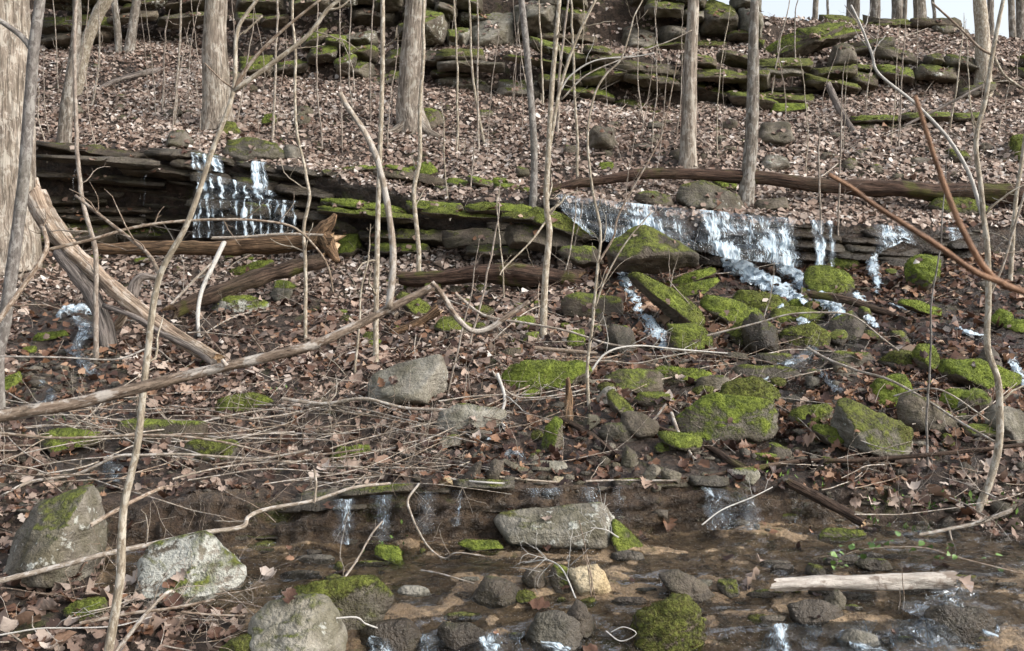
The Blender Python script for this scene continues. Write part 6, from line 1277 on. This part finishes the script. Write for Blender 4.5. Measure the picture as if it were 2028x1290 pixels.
wl = np.where(st[ix] | ls[ix] | pl_[ix], 1.0, np.where(near_zone, RNG.choice([0, .5, 1.0], N_, p=[.36, .36, .28]), RNG.choice([0, .35], N_, p=[.88, .12])))
size = np.where(fcn[ix][:, 1] > 11.8, RNG.gamma(7, .0095, N_).clip(.03, .11), RNG.gamma(6, .0112, N_).clip(.03, .125))
nr = Pl[:, 1] < 8.6
for nm, sel, near in (('leaf_litter', ~nr, False), ('near_leaf_litter', nr, True)):
    V, fc, rr, ww = make_leaves(Pl[sel], Nl[sel], size[sel] * (.95 if near else 1), near, RNG, rnd[sel], wl[sel])
    me = mesh_np(nm, V, [fc], True); add_attr(me, 'rnd', rr); add_attr(me, 'wet', ww)
    tag(link(nm, me, M['leaf']), 'dead brown leaves covering the hillside' if not near else 'wet brown oak leaves lying near the stream', None, None, 'stuff')
# leaves lying on the rocks and ledges
LP, LN = [], []
for o, W in ROCKS:
    if o.get('wet', 0) > .75: continue
    me = o.data; n = len(me.polygons); nz = np.empty(n * 3); me.polygons.foreach_get('normal', nz); nz = nz.reshape(-1, 3); ce = np.empty(n * 3); me.polygons.foreach_get('center', ce); ce = ce.reshape(-1, 3)
    wp = W[0] - np.array(me.vertices[0].co); ar = np.empty(n); me.polygons.foreach_get('area', ar)
    k = np.where(nz[:, 2] > .55)[0]
    if not len(k): continue
    cnt = RNG.poisson(ar[k].sum() * (22 if W[:, 1].mean() > 12.5 else 9))
    if cnt:
        s_ = RNG.choice(k, min(cnt, 60)); LP.append(ce[s_] + wp + nz[s_] * .01); LN.append(nz[s_])
LP = np.vstack(LP); LN = np.vstack(LN); n = len(LP); print('rock leaves', n)
rl = [make_leaves(LP[k], LN[k], RNG.uniform(.045, .10, k.sum()), nr_, RNG, np.clip(RNG.normal(.5, .24, k.sum()), 0, 1), RNG.choice([0, .5, 1.], k.sum())) for k, nr_ in ((LP[:, 1] < 9, True), (LP[:, 1] >= 9, False))]
me = mesh_np('rock_leaf_litter', np.vstack([rl[0][0], rl[1][0]]), [rl[0][1], rl[1][1] + len(rl[0][0])]); add_attr(me, 'rnd', np.concatenate([rl[0][2], rl[1][2]])); add_attr(me, 'wet', np.concatenate([rl[0][3], rl[1][3]]))
tag(link('rock_leaf_litter', me, M['leaf']), 'dead leaves scattered on boulders and ledges', None, None, 'stuff')
# the large leaves that stand out near the camera
rg2 = np.random.default_rng(4)
tmpl = []
for k in range(4):
    V, fc, rr, ww = make_leaves(np.zeros((1, 3)), np.array([[0, 0, 1.0]]), np.array([1.0]), True, rg2, np.array([.6 + .1 * k]), np.array([.35 * k % 1.0]))
    me = mesh_np('fallen_leaf', V, [fc]); add_attr(me, 'rnd', rr); add_attr(me, 'wet', ww); tmpl.append(me)
LV = [(180,1185,.20),(225,1195,.17),(160,1140,.15),(265,1160,.12),(300,1250,.13),(325,1240,.12),(60,1240,.13),(30,1260,.14),(100,1215,.12),(370,1245,.11),(130,1280,.12),(540,1150,.11),
      (1490,1158,.16),(1900,1160,.14),(1700,925,.14),(1740,915,.13),(1790,925,.13),(1830,930,.12),(1850,985,.13),(1800,975,.12),(1760,990,.12),(1900,945,.12),(1880,1000,.11),(1950,930,.12),(1590,810,.16),(1575,850,.15),
      (1600,880,.13),(1320,800,.14),(700,930,.12),(720,945,.12),(760,925,.11),(640,940,.12),(800,905,.12),(850,900,.11),(670,880,.12),(940,880,.12),(1500,1120,.1)]
for k, (u, v, s) in enumerate(LV):
    h = ghit(u, v); o = bpy.data.objects.new('fallen_leaf', tmpl[k % 4]); COL.objects.link(o)
    if not tmpl[k % 4].materials: tmpl[k % 4].materials.append(M['leaf'])
    o.location = tuple(h + np.array((0, -.02, .035))); o.scale = (s,) * 3; o.rotation_euler = (random.uniform(.1, .8), random.uniform(-.4, .4), random.uniform(0, 6.28))
    tag(o, 'large curled brown oak leaf lying by the stream', 'leaf', 'large fallen leaves near the stream')
# twig litter
parts = []
ixt = RNG.choice(len(gf), 3000, p=wts / wts.sum())
for c, n3 in zip(fcn[ixt], fn[ixt]):
    L = RNG.uniform(.12, .55); d = RNG.normal(0, 1, 3); n3 = n3 * np.sign(n3[2] + 1e-6); d -= n3 * (d @ n3) * .85; r0 = RNG.uniform(.002, .0055)
    p = twig_path(c + n3 * .03 - d / np.linalg.norm(d) * L / 2, d, L, 4, .15); parts.append(tube(p, np.linspace(r0, r0 * .5, len(p)), 3))
v, fl = join(parts)
tag(link('twig_litter', mesh_np('twig_litter', v, fl), M['twig']), 'fine dead twigs scattered through the leaf litter', None, None, 'stuff')

# ------------------------------------------------------------------ gravel and rubble in the wet run
d1, f1 = ico(1)
gw = np.where(ok & ((st & (fcn[:, 1] < 12)) | ls | ((fcn[:, 1] > 5.7) & (fcn[:, 1] < 6.8) & (fn[:, 2] > .6))), fa, 0); gw = gw * np.clip(.6 + big, .1, 1.5)
NG = 4000; ixg = RNG.choice(len(gf), NG, p=gw / gw.sum()); sz_ = RNG.gamma(1.6, .011, NG) + .008
Vg = d1[None] * (1 + .22 * RNG.normal(0, 1, (NG, len(d1), 1))) * (sz_[:, None] * RNG.uniform(.45, 1.3, (NG, 3)))[:, None] * np.array((1.25, 1, .6)) + (fcn[ixg] + fn[ixg] * .004)[:, None]
me = mesh_np('gravel', Vg.reshape(-1, 3), [(f1[None] + (np.arange(NG) * len(d1))[:, None, None]).reshape(-1, 3)], False)
o = link('gravel', me, M['rock']); tag(o, 'brown and grey gravel scattered through the wet stream bed', None, None, 'stuff')
for k_, v_ in dict(moss=.08, tone=.3, wet=.5, lichen=0., mosshue=.4).items(): o[k_] = float(v_)

# ------------------------------------------------------------------ green plants
def ivy():
    Y = 5.15; g = at(1985, 1150, Y); e = empty('ivy_vine', tuple(g)); tag(e, 'trailing vine with pale green leaves over the pool', 'vine')
    pts = [(2040, 1140), (1960, 1120), (1890, 1102), (1830, 1085), (1760, 1084), (1700, 1090), (1665, 1105), (1655, 1128)]
    P = catmull(px_path(pts, Y), 6); v, q, t = tube(P, np.linspace(.004, .002, len(P)), 5); link('stem', mesh_np('stem', off(v, g), [q, t]), M['bark_brown'], e)
    s = np.array((0, .2, .45, .75, 1.0)); wd = np.array((.03, .36, .42, .24, .01)); t3 = np.array((-1, 0, 1.0))
    S, T = np.meshgrid(s, t3, indexing='ij'); V = np.stack([S.ravel(), (T * wd[:, None]).ravel(), .25 * np.abs(T * wd[:, None]).ravel() - .2 * (S.ravel() - .4) ** 2], 1)
    me = mesh_np('leaf', V, [grid_faces(5, 3)]); me.materials.append(M['green']); rg = random.Random(3)
    for k in range(44):
        i = rg.randrange(4, len(P) - 1); p = P[i] + np.array((rg.uniform(-.05, .05), rg.uniform(-.05, .05), rg.uniform(-.05, .06)))
        o = bpy.data.objects.new('leaf', me); COL.objects.link(o); o.parent = e; o.location = tuple(p - g); o.scale = (rg.uniform(.022, .045),) * 3
        o.rotation_euler = (rg.uniform(-1.2, .3), rg.uniform(-.8, .8), rg.uniform(0, 6.28))
ivy()
def greens(name, label, spots, hgt, seed):
    rg = np.random.default_rng(seed); V = []; 
    for (u, v, n) in spots:
        h = ghit(u, v); n = int(n * .6)
        for k in range(n):
            b0 = h + np.array((rg.normal(0, .07), rg.normal(0, .05), 0)); b0[2] = gz(b0[0], b0[1]) + .005
            d = rg.normal(0, .6, 3); d[2] = abs(d[2]) + .5; d /= np.linalg.norm(d); s = np.cross(d, rg.normal(0, 1, 3)); s /= np.linalg.norm(s); L = hgt * rg.uniform(.4, 1.1)
            V += [b0, b0 + d * L * .5 + s * L * .22, b0 + d * L, b0 + d * L * .5 - s * L * .22]
    me = mesh_np(name, np.array(V), [np.arange(len(V)).reshape(-1, 4)], False)
    tag(link(name, me, M['green']), label, None, None, 'stuff')
greens('ground_plants', 'low green seedlings and ferns sprouting through the leaves', [(1790,1010,30),(1840,1010,26),(1880,990,20),(1910,1000,30),(1960,1030,24),(1990,1000,20),(1720,1015,26),(1750,1020,22),(1530,945,22),(1620,960,14),(780,1092,20),(395,725,18),(260,240,20),(550,775,14),(560,285,12),(1640,720,8),(2010,1040,20),(1820,1060,14),(110,830,14),(90,870,14)], .055, 8)
for k, (u0, v0, u1, v1) in enumerate([(1172, 1192, 1145, 1030), (1175, 1192, 1152, 1085), (1168, 1190, 1160, 1100), (1790, 1225, 1786, 1120), (1780, 1215, 1784, 1165), (545, 940, 560, 860)]):
    tree('grass_stalk', [(u0, v0), ((u0 + u1) / 2 + 4, (v0 + v1) / 2), (u1, v1)], 2.4, 1.6, 'bark_brown', 'thin dry stalk standing in the shallow cascade', 'stalk', 'dry stalks in the cascade', grow=0, limbs=0, sides=5, flare=1)
